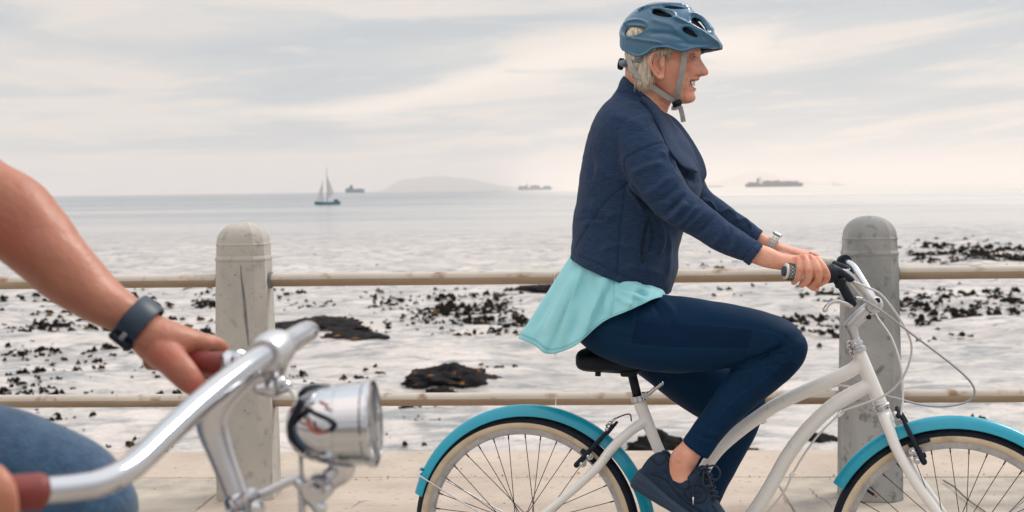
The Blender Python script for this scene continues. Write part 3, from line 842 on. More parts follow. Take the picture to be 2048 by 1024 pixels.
add_rev(fm, [(.0, -.037), (.022, -.037), (.022, .037), (0, .037)], BB, AX, 24)
for y in (-1, 1):
    SS = [B(1298, 838), B(1280, 849), B(1261, 862), B(1228, 893), B(1203, 926), B(1157, 970), B(1098, 1020), B(1062, 1052)]
    lats = [.0, .012, .022, .038, .046, .052, .058, .062]
    pts = [np.array((p[0], -y * l_, p[2])) for p, l_ in zip(SS, lats)]
    add_tube(fm, pts, [.015, .0148, .0145, .0142, .0138, .0125, .0115, .0105], 16, 5)
    add_tube(fm, [BB + (0, y * .02, 0), BB + (-.12, y * .05, .01), HR + (.08, y * .06, 0), HR + (0, y * .062, 0)], .010, 12, 5)
v, f, _ = remesh(fm, .0028, 3, .5)
frame = obj('frame', (v, f), M_WHITE, bike)
g = MB(); add_rev(g, [(.0205, -.003), (.0232, -.003), (.0232, .003), (.0205, .003)], hd1 - (hd1 - hd0) * .03, hd1 - hd0, 28)
add_rev(g, [(.0175, -.009), (.0215, -.008), (.0215, .006), (.0175, .007)], hd1, hd1 - hd0, 28)
obj('headset', g, M_SILV, bike)
g = MB()
ax = (hd1 - hd0) / np.linalg.norm(hd1 - hd0); q0 = hd0 - ax * .001
add_rev(g, [(.0, .004), (.0235, .004), (.0238, -.006), (.020, -.009), (.0195, -.014), (.0225, -.016), (.0225, -.022), (.019, -.025), (.019, -.032), (.0165, -.034), (0, -.034)], q0, ax, 32)
obj('headset', g, M_SILV, bike, angle=30)

# fork
fk = MB()
add_tube(fk, [hd1 - ax * .01, hd1 + ax * .045], .019, 20, 1)
for y in (-1, 1):
    path = [(1768, 828), (1779, 855), (1791, 887), (1814, 929), (1838, 968), (1869, 1010), (1895, 1050), (1911, 1086)]
    la = [.018, .036, .046, .052, .055, .057, .058, .060]
    pts = [np.array((B(*p)[0], -y * l_, B(*p)[2])) for p, l_ in zip(path, la)]
    add_tube(fk, pts, [.0165, .0155, .015, .0145, .014, .013, .011, .010], 16, 6)
v, f, _ = remesh(fk, .0026, 3, .5)
fork = obj('fork', (v, f), M_WHITE, bike)

# brakes
def vbrake(top, bot, rim_pt, hub_pt, dirn):
    """linear pull brake: arm, pad, pivot bolts"""
    for y in (1, -1):
        t = B(*top, .032); b_ = B(*bot, .045); t[1] *= y; b_[1] *= y
        g = MB(); m1 = t * .55 + b_ * .45
        add_tube(g, [t, t * .8 + b_ * .2, m1, b_], [.0042, .0062, .0068, .0085], 10, 4, round_end=True)
        o = obj('brake_arm', g, M_PLAST, bike)
        g = MB(); pp = B(*rim_pt, .022); pp[1] *= y
        tang = np.array((pp[0] - hub_pt[0], 0, pp[2] - hub_pt[2])); tang /= np.linalg.norm(tang); tg = np.array((-tang[2], 0, tang[0]))
        add_box(g, pp, (.030, .006, .0075), [tg, (0, 1, 0), tang], .003); obj('brake_pad', g, M_PLAST, o)
        g = MB()
        for k_ in (0, .35):
            q = b_ * (1 - k_) + m1 * k_ + (dirn * .018, -y * .006, .004)
            add_rev(g, [(0, -.008), (.007, -.008), (.007, .006), (.004, .009), (0, .009)], q, (0, -y, 0), 12)
            add_rev(g, [(0, -.012), (.011, -.012), (.011, -.006), (0, -.006)], q, (0, -y, 0), 12)
        obj('pivot_bolt', g, M_SILV, o, angle=35)
vbrake((1225, 852), (1153, 930), (1178, 914), HR, 1)
vbrake((1803, 833), (1848, 924), (1838, 884), HF, -1)
g = MB(); add_tube(g, BP((1216, 866, .02), (1222, 850, .03), (1230, 838, .02), (1258, 828, .0), (1263, 842, -.01)), .0022, 8, 6); obj('brake_cable', g, M_WIRE, bike)
g = MB(); add_ball(g, B(1221, 846, .03), .007, 8); add_ball(g, B(1214, 858, .034), .007, 8); add_tube(g, BP((1212, 852, .03), (1232, 836, .03)), .0035, 8, 1); obj('cable_clamp', g, M_SILV, bike)
g = MB(); add_tube(g, BP((1795, 817, .01), (1797, 832, .03)), .0075, 10, 1, round_end=True); obj('brake_boot', g, M_PLAST, bike)
g = MB(); add_ball(g, B(1790, 828, .025), .008, 8); add_ball(g, B(1799, 838, .025), .007, 8); add_ball(g, B(1806, 842, .03), .006, 8); obj('cable_clamp', g, M_SILV, bike)

# seat post, clamp, saddle
g = MB(); add_tube(g, BP((1262, 740), (1278, 806)), .0132, 20, 1); obj('seat_post', g, M_PLAST, bike)
cl0 = B(1277, 797); sa = B(1278, 806) - B(1262, 740); sa /= np.linalg.norm(sa)
g = MB(); add_rev(g, [(.0185, -.009), (.0215, -.008), (.0215, .008), (.0185, .009)], cl0, sa, 28)
add_box(g, B(1291, 790, .012), (.011, .008, .009), bevel=.002)
add_rev(g, [(0, -.016), (.009, -.016), (.009, .014), (.006, .016), (0, .016)], B(1294, 790, .02), AX, 16)
clamp = obj('seat_clamp', g, M_SILV, bike, angle=35)
g = MB(); add_tube(g, BP((1296, 789, .03), (1308, 779, .032), (1318, 771, .03), (1323, 767, .028)), [.006, .0058, .0062, .0075], 10, 5, round_end=True); obj('quick_release_lever', g, M_SILV, clamp)
sd_ = MB()
prof = [(1159, 703, 722, .045), (1163, 699, 734, .075), (1175, 696, 740, .088), (1195, 695, 742, .088), (1215, 698, 743, .070), (1235, 702, 744, .048), (1255, 706, 744, .034), (1280, 709, 742, .026), (1310, 712, 738, .022), (1335, 714, 734, .019), (1345, 716, 731, .010)]
cc = cat([(a, b, c, d) for a, b, c, d in prof], 4)
rings = []
for a, b, c_, hw in cc:
    T = B(a, b); Bo = B(a, c_)
    ctr = (T + Bo) / 2; hh = (T[2] - Bo[2]) / 2
    rings.append([ctr + np.array((0, hw * np.sign(math.cos(t)) * abs(math.cos(t)) ** .8, hh * np.sign(math.sin(t)) * abs(math.sin(t)) ** .7)) for t in np.linspace(0, 2 * math.pi, 24, endpoint=False)])
add_loft(sd_, rings)
saddle = obj('saddle', sd_, M_PLAST, bike)
for la in (-.045, .045):
    g = MB()
    for k in range(4):
        add_rev(g, [(.006, -.0028), (.014, -.0024), (.014, .0024), (.006, .0028)], B(1196, 741 + k * 4, la) , (0, 0, 1), 18)
    add_tube(g, BP((1196, 738, la), (1196, 752, la)), .0085, 12, 1); obj('saddle_spring', g, M_PLAST, saddle)
    g = MB(); add_tube(g, BP((1190, 742, la * .8), (1230, 744, la * .6), (1262, 745, la * .5), (1300, 736, la * .35)), .0035, 8, 5); obj('saddle_rail', g, M_PLAST, saddle)
g = MB(); add_box(g, B(1258, 744), (.022, .022, .012), bevel=.004); obj('rail_clamp', g, M_PLAST, saddle)

# crankset and chain side (below the picture)
g = MB(); add_rev(g, [(.075, -.055), (.082, -.055), (.082, -.051), (.075, -.051)], BB, AX, 48)
for k in range(5):
    a = k * 1.2566; add_tube(g, [BB + (0, -.053, 0), BB + (.077 * math.cos(a), -.053, .077 * math.sin(a))], .006, 8, 1)
obj('chainring', g, M_ALU, bike)
PN = B(1376, 1062, .12); PNc = PN.copy()
cr_dir = PN - BB; cr_dir[1] = 0
PF = BB - cr_dir; PF[1] = .12
for pe, y in ((PN, -1), (PF, 1)):
    g = MB(); add_tube(g, [BB + (0, y * .06, 0), np.array((pe[0], y * .075, pe[2]))], [.012, .010], 12, 1, round_end=True)
    ck = obj('crank', g, M_SILV, bike)
    g = MB(); ax_ = [(math.cos(.5), 0, -math.sin(.5)), (0, 1, 0), (math.sin(.5), 0, math.cos(.5))] if y < 0 else None
    add_box(g, np.array((pe[0], y * .12, pe[2])), (.045, .045, .010), ax_, .004); obj('pedal', g, M_PLAST, ck)
g = MB()
for o_ in (.078, -.078):
    k_ = .45 if o_ > 0 else -.45
    add_tube(g, [BB + (0, -.053, o_), HR + (0, -.045, o_ * .4)], .0035, 6, 1)
obj('chain', g, M_SPOKE, bike)

# stem, handlebar, grips and controls
g = MB()
s0, s1, s2, s3 = B(1712, 683), B(1703, 650), B(1724, 622), B(1752, 611)
add_tube(g, [B(1712, 684), B(1707, 668), B(1703, 655)], [.0135, .014, .0165], 20, 3)
add_tube(g, [B(1699, 652), B(1712, 640), B(1728, 625), B(1746, 611)], [.016, .0185, .019, .019], 20, 5, round_end=True)
bc = B(1749, 609)
add_rev(g, [(.0, -.026), (.0225, -.026), (.0235, 0), (.0225, .026), (0, .026)], bc, AX, 26)
v, f, _ = remesh(g, .0022, 8, .6)
stem = obj('stem', (v, f), M_SATIN, bike)
g = MB(); add_box(g, B(1738, 634, 0), (.006, .016, .005), bevel=.001); add_ball(g, B(1755, 601, .024), .008, 8); add_ball(g, B(1756, 601, -.02), .008, 8)
obj('stem_bolt', g, M_PLAST, stem)
def bar_side(sgn):
    if sgn > 0:
        pts = [(1749, 609, .0), (1748, 608, .05), (1735, 596, .11), (1712, 568, .17), (1694, 549, .21), (1672, 545, .245), (1640, 549, .265), (1605, 546, .285), (1576, 543, .30)]
        return [B(*p) for p in pts]
    ref = bar_side(1)
    return [np.array((p[0], -p[1], p[2])) for p in ref]
bn = bar_side(1); bf = bar_side(-1)
g = MB(); add_tube(g, [p for p in bf[::-1]] + bn[1:], .0112, 18, 6); bar = obj('handlebar', g, M_SILV, bike)
def place_on(pts, t):
    c_ = cat(pts, 12); i = int(t * (len(c_) - 1)); d = c_[min(i + 1, len(c_) - 1)] - c_[max(i - 1, 0)]
    return c_[i], d / np.linalg.norm(d)
for pts, y in ((bn, -1), (bf, 1)):
    d = pts[-1] - pts[-3]; d /= np.linalg.norm(d); e = pts[-1] + d * .008
    g = MB(); add_tube(g, [pts[-3] * .6 + pts[-4] * .4, pts[-3], pts[-2], pts[-1], e], [.0165, .0175, .018, .0205, .0215], 24, 6)
    gr = obj('grip', g, M_GRIPC, bar)
    # argyle band and dark end plug
    g = MB(); add_rev(g, [(0, .0), (.0135, .0), (.0135, .0045), (.011, .0065), (0, .007)], e, d, 20); obj('grip_plug', g, M_NAVYR, gr)
    g = MB()
    n1_ = np.cross(d, (0, 0, 1.0)); n1_ /= np.linalg.norm(n1_); n2_ = np.cross(d, n1_)
    for sg in (-1, 1):
        for k0 in (0, 1):
            ln = []
            for k in range(49):
                a = 2 * math.pi * k / 48; w_ = .0058 * (2 / math.pi) * math.asin(math.sin(a * 7 + k0 * math.pi)) * sg
                ln.append(e - d * (.013 - w_) + (n1_ * math.cos(a) + n2_ * math.sin(a)) * .0214)
            add_tube(g, ln, .0009, 5, 1, cap=False)
    for off_ in (.0062, .0198):
        add_rev(g, [(.0205, -.0007), (.0222, -.0007), (.0222, .0007), (.0205, .0007)], e - d * off_, d, 32)
    obj('argyle_band', g, M_NAVYR, gr)
    # twist shifter collar and lever housing
    c0, d0 = place_on(pts, .60)
    g = MB(); add_tube(g, [B(1636, 549, .262) if y < 0 else c0 + d0 * .02, B(1652, 549, .255) if y < 0 else c0 + d0 * .01, B(1668, 546, .245) if y < 0 else c0], [.0195, .023, .0245], 22, 4)
    if y < 0:
        add_tube(g, BP((1662, 541, .25), (1678, 545, .24), (1700, 558, .22), (1707, 562, .22)), [.019, .0135, .009, .006], 14, 5)
    v, f, _ = remesh(g, .0022, 2, .5); obj('twist_shifter', (v, f), M_PLAST, bar)
    if y < 0:
        g = MB(); add_tube(g, BP((1674, 560, .24), (1686, 575, .235), (1700, 600, .23), (1708, 612, .225)), [.012, .0125, .013, .010], 14, 5)
        add_box(g, B(1681, 566, .24), (.014, .013, .014), bevel=.004)
        v, f, _ = remesh(g, .0022, 2, .5); lev = obj('brake_lever', (v, f), M_PLAST, bar)
        g = MB(); add_tube(g, BP((1702, 611, .232), (1690, 606, .238), (1677, 602, .24), (1665, 604, .243), (1655, 611, .247), (1650, 620, .25)), [.0075, .006, .0052, .005, .0052, .0068], 10, 5, round_end=True)
        obj('lever_blade', g, M_SILV, lev)
        g = MB(); add_tube(g, BP((1714, 596, .22), (1722, 597, .22)), [.006, .0045], 10, 1, round_end=True)
        add_tube(g, BP((1700, 561, .22), (1706, 563, .22)), [.006, .004], 10, 1); obj('barrel_adjuster', g, M_SILV, lev)
    else:
        g = MB(); c1, d1 = place_on(pts, .56); dn = np.array((.35, -.2, -.9)); dn /= np.linalg.norm(dn)
        add_tube(g, [c1, c1 + dn * .03, c1 + dn * .05], [.014, .012, .009], 12, 3); lev = obj('brake_lever', g, M_PLAST, bar)
        g = MB(); add_tube(g, [c1 + dn * .04, c1 + dn * .045 + (-.05, .03, -.01), c1 + dn * .05 + (-.10, .045, -.012)], .0055, 10, 5, round_end=True); obj('lever_blade', g, M_SILV, lev)
        g = MB(); add_tube(g, BP((1668, 531, -.22), (1690, 537, -.20), (1704, 545, -.19)), [.015, .012, .008], 12, 4); obj('twist_shifter', g, M_PLAST, bar)
        g = MB(); add_tube(g, BP((1686, 537, -.20), (1700, 543, -.19)), .009, 10, 1); obj('barrel_adjuster', g, M_SILV, lev)

# cables
cab = [
 (M_CABLE, .0030, [(1706, 563, .22), (1735, 575, .20), (1765, 592, .17), (1806, 648, .12), (1823, 692, .09), (1815, 735, .07), (1795, 770, .05), (1765, 793, .035), (1725, 808, .032), (1691, 820, .03), (1682, 826, .028)]),
 (M_CABLEG, .0030, [(1722, 598, .22), (1745, 611, .20), (1769, 626, .18), (1821, 666, .12), (1895, 722, .06), (1935, 757, .02), (1949, 780, .0), (1943, 797, -.01), (1921, 808, -.02), (1880, 813, -.03), (1840, 809, -.03), (1805, 800, -.03), (1773, 792, -.025)]),
 (M_CABLE, .0030, [(1708, 558, -.17), (1735, 590, -.14), (1754, 633, -.10), (1784, 678, -.06), (1803, 737, -.02), (1806, 796, .01), (1801, 832, .03)]),
 (M_CABLE, .0026, [(1770, 791, -.026), (1740, 783, -.026), (1712, 776, -.02), (1680, 771, -.018), (1655, 776, -.02)]),
 (M_CABLE, .0030, [(1682, 826, .026), (1660, 846, .026), (1636, 871, .026), (1612, 903, .026), (1598, 925, .026), (1584, 950, .026), (1570, 980, .022), (1545, 1012, .02), (1500, 1066, .02), (1440, 1125, .02)]),
 (M_SILV, .0016, [(1705, 556, .20), (1725, 590, .14), (1745, 618, .06)]),
]
for mt, r_, pts in cab:
    g = MB(); add_tube(g, BP(*pts), r_, 10, 8); obj('cable', g, mt, bike)
g = MB()
for px, py in ((1681, 827), (1585, 948)): add_box(g, B(px, py, .022), (.010, .007, .006), [(.7, 0, .7), (0, 1, 0), (-.7, 0, .7)], .002)
for px, py in ((1657, 778), (1527, 843)): add_box(g, B(px, py, .0), (.009, .006, .006), [(.9, 0, .4), (0, 1, 0), (-.4, 0, .9)], .002)
o = obj('cable_stop', g, M_WHITE, frame); o['kind'] = 'stuff'
g = MB(); add_box(g, B(1757, 809, .018), (.012, .004, .004), bevel=.001); obj('clamp_screw', g, M_SILV, bike)

# ------------------------------------------------------------------ the nearer bicycle, handlebar end in view
Y2 = 1.62
base2 = np.array((-.80, Y2, 0.0))
bk2 = empty('chrome_handlebar_bicycle', base2); tag(bk2, 'blurred near bicycle with chrome handlebar, dark red grips and round chrome headlamp', 'bicycle')
nb = [P(*p) for p in ((90, 982, 1.30), (150, 976, 1.315), (205, 965, 1.33), (262, 935, 1.36), (330, 872, 1.415), (400, 808, 1.475), (470, 752, 1.54), (528, 712, 1.60), (572, 686, 1.66), (605, 668, 1.70))]
tail = [P(*p) for p in ((617, 663, 1.735), (606, 672, 1.78), (578, 690, 1.82), (540, 708, 1.85), (500, 722, 1.875), (455, 729, 1.89))]
g = MB(); add_tube(g, nb + tail, [.0128] * 4 + [.0132, .0138, .0142, .0142] + [.0135] * 2 + [.0128] * 6, 24, 7)
bar2 = obj('handlebar', g, M_CHROME, bk2, base=base2)
g = MB(); add_tube(g, [P(-60, 990, 1.275), P(10, 987, 1.285), P(78, 983, 1.297), P(86, 982.6, 1.2985)], [.0165, .0165, .0170, .0150], 24, 4); obj('grip', g, M_REDG, bar2, base=base2)
g = MB(); add_tube(g, [P(455, 729, 1.889), P(440, 729, 1.893), P(410, 727, 1.90), P(360, 722, 1.92), P(300, 716, 1.94)], [.0155, .0172, .0165, .0165, .0165], 24, 4); obj('grip', g, M_REDG, bar2, base=base2)
g = MB(); add_tube(g, [P(449, 730, 1.885), P(460, 729, 1.884), P(473, 727, 1.882), P(486, 725, 1.878), P(490, 724, 1.876)], [.017, .0195, .0165, .0175, .0145], 20, 3)
add_box(g, P(474, 742, 1.86), (.012, .008, .007), bevel=.002); obj('lever_clamp', g, M_CHROME, bar2, base=base2)
g = MB(); add_tube(g, [P(528, 712, 1.60), P(540, 704, 1.618), P(552, 697, 1.636), P(562, 691, 1.65)], [.0195, .0225, .0225, .0195], 26, 3)
add_tube(g, [P(552, 722, 1.625), P(548, 745, 1.625), P(545, 765, 1.625)], [.016, .013, .010], 16, 3)
v, f, _ = remesh(g, .0018, 3, .5); obj('bar_clamp', (v - base2, f), M_SATIN, bk2)
st2 = MB()
add_tube(st2, [P(547, 702, 1.625), P(505, 735, 1.62), P(465, 768, 1.615), P(432, 808, 1.615), P(425, 850, 1.62), P(441, 905, 1.62), P(462, 960, 1.62), P(480, 1010, 1.62), P(490, 1040, 1.62)],
         [.014, .0165, .018, .0195, .0185, .0150, .0135, .0132, .0132], 24, 6)
obj('stem', st2, M_SATIN, bk2, base=base2)
g = MB(); c = P(553, 773, 1.60)
add_tube(g, [P(520, 778, 1.60), P(545, 776, 1.60), P(572, 772, 1.605)], [.008, .012, .007], 14, 4, round_end=True); add_ball(g, P(560, 765, 1.59), .008, 8); obj('clamp_bolt', g, M_CHROME, bk2, base=base2)
sa2 = P(490, 1040, 1.62) - P(462, 960, 1.62); sa2 /= np.linalg.norm(sa2)
g = MB(); q = P(481, 1002, 1.62)
add_rev(g, [(0, -.010), (.015, -.010), (.018, -.006), (.019, .004), (.0235, .008), (.0245, .016), (.021, .022), (.021, .03), (0, .03)], q, sa2, 30)
add_tube(g, [P(478, 1003, 1.595), P(500, 990, 1.595), P(505, 985, 1.60)], [.006, .007, .006], 10, 3, round_end=True); obj('headset', g, M_CHROME, bk2, base=base2, angle=35)
# lamp
la = P(668, 850, 1.60)
ld = np.array((.995, -.085, .05)); ld /= np.linalg.norm(ld)
k = 1.60 / FPX
M_LENS, nn, ll, pp_ = new_mat('lamp_glass'); pp_.inputs['Base Color'].default_value = (.85, .85, .85, 1); pp_.inputs['Roughness'].default_value = .04
pp_.inputs['Transmission Weight'].default_value = .85; pp_.inputs['IOR'].default_value = 1.3
lampP = [(.0, -96), (.018, -95), (.033, -90), (.048, -80), (.062, -64), (.072, -44), (.0785, -18), (.0815, 8), (.083, 9), (.083, 13), (.0815, 14), (.086, 66), (.0895, 70), (.0905, 78), (.088, 83), (.083, 84), (.083, 78), (.079, 66), (.077, 12), (.070, -40), (.052, -74), (.0, -88)]
g = MB(); add_rev(g, [(r_ * .553, o_ * k) for r_, o_ in lampP], la, ld, 72, closed=False)
lamp = obj('headlamp', g, M_CHROME, bk2, base=base2, angle=28)
g = MB(); add_rev(g, [(0, 85 * k), (.02, 84.5 * k), (.038, 82 * k), (.0445, 79 * k), (.0445, 77 * k), (.02, 81 * k), (0, 81.5 * k)], la, ld, 48, closed=False); obj('lamp_lens', g, M_LENS, lamp, base=base2)
g = MB(); add_rev(g, [(.002, -30 * k), (.018, -22 * k), (.032, 10 * k), (.040, 45 * k), (.043, 70 * k)], la, ld, 40, closed=False); obj('reflector', g, M_CHROME, lamp, base=base2)
g = MB(); add_ball(g, la + ld * (-8 * k), .007, 8); obj('bulb', g, M_LENS, lamp, base=base2)
# dark and red reflection arcs on the lamp back, built as thin tubes
g = MB(); add_tube(g, [P(600, 842, 1.575), P(585, 852, 1.58), P(583, 875, 1.585), P(602, 902, 1.588), P(640, 915, 1.585)], .0042, 10, 6)
add_tube(g, [P(604, 800, 1.562), P(592, 825, 1.566), P(581, 852, 1.575), P(588, 880, 1.575), P(610, 903, 1.575)], .0042, 10, 6)
add_tube(g, [P(612, 815, 1.553), P(628, 826, 1.551), P(655, 838, 1.553), P(667, 850, 1.552), P(660, 862, 1.552)], .0028, 8, 6); obj('reflection_arc', g, M_PLAST, lamp, base=base2)
g = MB(); add_tube(g, [P(640, 804, 1.558), P(655, 811, 1.553)], .0018, 8, 1); add_tube(g, [P(616, 838, 1.553), P(621, 856, 1.551), P(634, 866, 1.552), P(652, 864, 1.5525)], .0016, 8, 6); obj('reflection_arc', g, vary('red_reflection', (.35, .05, .03), None, 5, .4), lamp, base=base2)
g = MB(); add_box(g, P(628, 793, 1.62), (.017, .014, .011), bevel=.005); add_tube(g, [P(604, 806, 1.62), P(622, 790, 1.62), P(654, 782, 1.63)], [.008, .012, .008], 12, 4, round_end=True); obj('lamp_switch', g, M_PLAST, lamp, base=base2)
g = MB(); add_tube(g, [P(684, 928, 1.60), P(680, 945, 1.60), P(655, 962, 1.60), P(632, 985, 1.60), P(612, 1000, 1.60)], [.0165, .014, .0125, .0125, .010], 14, 5); lb = obj('lamp_bracket', g, M_SILV, bk2, base=base2)
g = MB(); add_rev(g, [(0, -.016), (.014, -.016), (.016, -.012), (.016, .012), (.014, .016), (0, .016)], P(638, 975, 1.59), (.2, 1, .1), 20)
add_rev(g, [(0, -.022), (.009, -.022), (.009, .02), (0, .02)], P(638, 975, 1.58), (.2, 1, .1), 6); obj('bracket_nut', g, M_CHROME, lb, base=base2, angle=30)
g = MB(); add_tube(g, [P(505, 996, 1.61), P(540, 980, 1.61), P(575, 964, 1.61), P(608, 952, 1.61)], .0052, 10, 4); add_tube(g, [P(498, 1010, 1.60), P(508, 1028, 1.60)], .009, 10, 1)
add_ball(g, P(513, 1016, 1.59), .010, 10); obj('brake_rod', g, M_SILV, bk2, base=base2)
g = MB(); add_tube(g, [P(603, 970, 1.60), P(604, 1000, 1.60), P(606, 1060, 1.60)], .0045, 10, 3); add_tube(g, [P(598, 965, 1.585), P(612, 985, 1.585), P(640, 1017, 1.585)], [.0065, .0055, .008], 10, 3, round_end=True); obj('brake_rod', g, M_SILV, bk2, base=base2)
g = MB(); add_tube(g, [P(572, 772, 1.605), P(588, 790, 1.60), P(596, 815, 1.60), P(600, 860, 1.64), P(602, 940, 1.60), P(603, 1030, 1.60)], .0026, 8, 6); obj('cable', g, M_CABLE, bk2, base=base2)
# the rest of this bicycle, below the picture
hx = float(P(490, 1040, 1.62)[0])
top = np.array((hx, Y2, .965)); low = np.array((hx + .05, Y2, .80))
fh2 = np.array((hx + .17, Y2, .34)); rh2 = np.array((hx - .93, Y2, .34)); bb2 = np.array((hx - .50, Y2, .27)); sc2 = np.array((hx - .66, Y2, .74))
M_DKF = vary('dark_green_frame', (.02, .045, .04), (.03, .06, .05), 5, .35, coat=.5)
g = MB(); add_tube(g, [top, low], .018, 16, 1); add_tube(g, [low * .6 + top * .4, bb2], .016, 14, 1); add_tube(g, [top * .9 + low * .1, sc2 * .8 + bb2 * .2], .014, 14, 1); add_tube(g, [bb2, sc2], .015, 14, 1)
for y in (-1, 1):
    add_tube(g, [bb2, rh2 + (0, y * .06, 0)], .010, 10, 1); add_tube(g, [sc2, rh2 + (0, y * .06, 0)], .008, 10, 1); add_tube(g, [low, low + (.02, y * .05, -.06), fh2 + (0, y * .055, 0)], .011, 10, 4)
obj('frame', g, M_DKF, bk2, base=base2)
for c in (fh2, rh2):
    g = MB(); add_rev(g, [(.302, -.012), (.302, .012), (.284, .010), (.284, -.010)], c, AX, 60); w2 = obj('wheel', g, M_ALU, bk2, base=base2)
    g = MB(); add_rev(g, [(.319 + .021 * math.cos(t), .021 * math.sin(t)) for t in np.linspace(0, 6.283, 12, endpoint=False)], c, AX, 60); obj('tyre', g, M_TREAD, w2, base=base2)
    g = MB(); add_rev(g, [(0, -.04), (.02, -.04), (.02, .04), (0, .04)], c, AX, 16)
    for q in range(28):
        a = q * 2 * math.pi / 28; sgn = 1 if q % 2 else -1
        add_tube(g, [c + (.02 * math.cos(a + .9), sgn * .03, .02 * math.sin(a + .9)), c + (.285 * math.cos(a), 0, .285 * math.sin(a))], .0011, 5, 1)
    o = obj('spokes_and_hub', g, M_SPOKE, w2, base=base2); o['kind'] = 'stuff'
g = MB(); add_tube(g, [sc2 - (0, 0, .05), sc2 + (-.03, 0, .14)], .013, 12, 1); obj('seat_post', g, M_SILV, bk2, base=base2)
g = MB(); add_tube(g, [sc2 + (-.16, 0, .18), sc2 + (-.06, 0, .185), sc2 + (.10, 0, .175)], [.07, .075, .02], 16, 5, round_end=True); v = g.verts(); v[:, 2] = (v[:, 2] - sc2[2] - .18) * .4 + sc2[2] + .17
obj('saddle', (v, g.f), M_PLAST, bk2, base=base2)
g = MB(); add_tube(g, [bb2 + (0, -.07, 0), bb2 + (.10, -.08, .135)], .01, 8, 1); add_tube(g, [bb2 + (0, .07, 0), bb2 + (-.10, .08, -.135)], .01, 8, 1); add_box(g, bb2 + (.10, -.13, .135), (.045, .045, .01)); add_box(g, bb2 + (-.10, .13, -.135), (.045, .045, .01))
obj('crank', g, M_ALU, bk2, base=base2)
# ------------------------------------------------------------------ the cyclist: garments and body as swept, fused skins
def proj(v):
    """survey pixel of points given in bicycle coordinates"""
    w = ORG + v[:, :1] * e1 + (-v[:, 1:2]) * e3 + v[:, 2:3] * np.array((0, 0, 1.0)) - CAM
    d = w @ F_
    return np.stack([1024 + FPX * (w @ R_) / d, 512 - FPX * (w @ U_) / d], 1)
def add_limb(mb, rows, seg=32, sub=5, p=2.0, cap=True):
    """rows: (x1, y1, x2, y2, lat, half width) - both outline pixels of a limb section, its distance right of the frame and half width"""
    ctl = []
    for x1, y1, x2, y2, la, hw in rows:
        a, b = B(x1, y1, la), B(x2, y2, la); ctl.append(np.concatenate([(a + b) / 2, (a - b) / 2, [hw]]))
    cc = cat(ctl, sub); th = np.linspace(0, 2 * math.pi, seg, endpoint=False)
    ct = np.sign(np.cos(th)) * np.abs(np.cos(th)) ** (2 / p); st = np.sign(np.sin(th)) * np.abs(np.sin(th)) ** (2 / p)
    add_loft(mb, [c[:3] + ct[:, None] * c[3:6] + st[:, None] * np.array((0, c[6], 0)) for c in cc], cap)
def dline(px, pts):
    """distance of every pixel position to a polyline, and the fraction along it"""
    best = np.full(len(px), 1e9); frac = np.zeros(len(px)); pts = np.asarray(pts, float)
    L = np.linalg.norm(np.diff(pts, axis=0), axis=1); tot = L.sum(); acc = 0
    for a, b, l_ in zip(pts[:-1], pts[1:], L):
        t = np.clip(((px - a) @ (b - a)) / (l_ * l_ + 1e-9), 0, 1)
        d = np.linalg.norm(px - (a + t[:, None] * (b - a)), axis=1)
        m_ = d < best; best[m_] = d[m_]; frac[m_] = (acc + t[m_] * l_) / tot; acc += l_
    return best, frac
def folds(v, nr, lines, px=None, side=-1):
    """push cloth along its normals: lines = [(points, width px, height m)]"""
    px = proj(v) if px is None else px
    w = np.clip(side * nr[:, 1] * 2.2 + .25, 0, 1) if side else 1.0
    d = np.zeros(len(v))
    for pts, wd, am in lines:
        s, fr_ = dline(px, cat(pts, 6)); tp = np.clip(np.minimum(fr_, 1 - fr_) * 5, .0, 1) ** .7 if wd > 3.2 else 1.0
        d += am * np.exp(-(s / wd) ** 2) * tp
    return v + nr * (d * w)[:, None]
def inpoly(px, poly):
    x, y = px[:, 0], px[:, 1]; r = np.zeros(len(px), bool); n_ = len(poly); j = n_ - 1
    for i in range(n_):
        xi, yi = poly[i]; xj, yj = poly[j]
        c_ = ((yi > y) != (yj > y)) & (x < (xj - xi) * (y - yi) / (yj - yi + 1e-9) + xi); r ^= c_; j = i
    return r
def set_attr(o, name, vals):
    a = o.data.attributes.new(name, 'FLOAT', 'POINT'); a.data.foreach_set('value', np.asarray(vals, np.float32))

M_SKIN = vary('skin', (.78, .41, .30), (.64, .30, .205), 22, .5, .6, bump=.35, bscale=170, c3=(.56, .21, .14), s3=9, lo3=.52, hi3=.75,
              attr={'blush': (.60, .19, .13), 'lip': (.42, .11, .10), 'inner': (.17, .045, .04), 'dark': (.12, .05, .035), 'nail': (.66, .38, .31)})
M_SKIN.node_tree.nodes['Principled BSDF'].inputs['Subsurface Weight'].default_value = .12
M_SKIN.node_tree.nodes['Principled BSDF'].inputs['Subsurface Radius'].default_value = (.010, .004, .002)
M_JACK = vary('navy_marl_knit', (.014, .031, .074), (.024, .050, .108), 130, .9, bump=.55, bscale=300, stretch=(.33, 1, 1.9), bstretch=(.5, 1, 1.3), lo=.36, hi=.66, sheen=.08, spec=.12, attr={'seam': (.005, .018, .045)})
M_LEGG = vary('navy_leggings_jersey', (.0018, .020, .056), (.0025, .024, .066), 9, .6, .7, bump=.15, bscale=420, spec=.10, attr={'panel': (.0008, .008, .034), 'seam': (.006, .034, .10)})
M_TUNIC = vary('aqua_jersey', (.255, .595, .66), (.285, .635, .70), 12, .85, bump=.2, bscale=350, sheen=.2, spec=.25, attr={'seam': (.11, .41, .46)})
M_SHOE = vary('navy_shoe_mesh', (.0065, .020, .046), (.012, .032, .066), 50, .7, bump=.6, bscale=260, spec=.3, attr={'seam': (.004, .010, .022)})
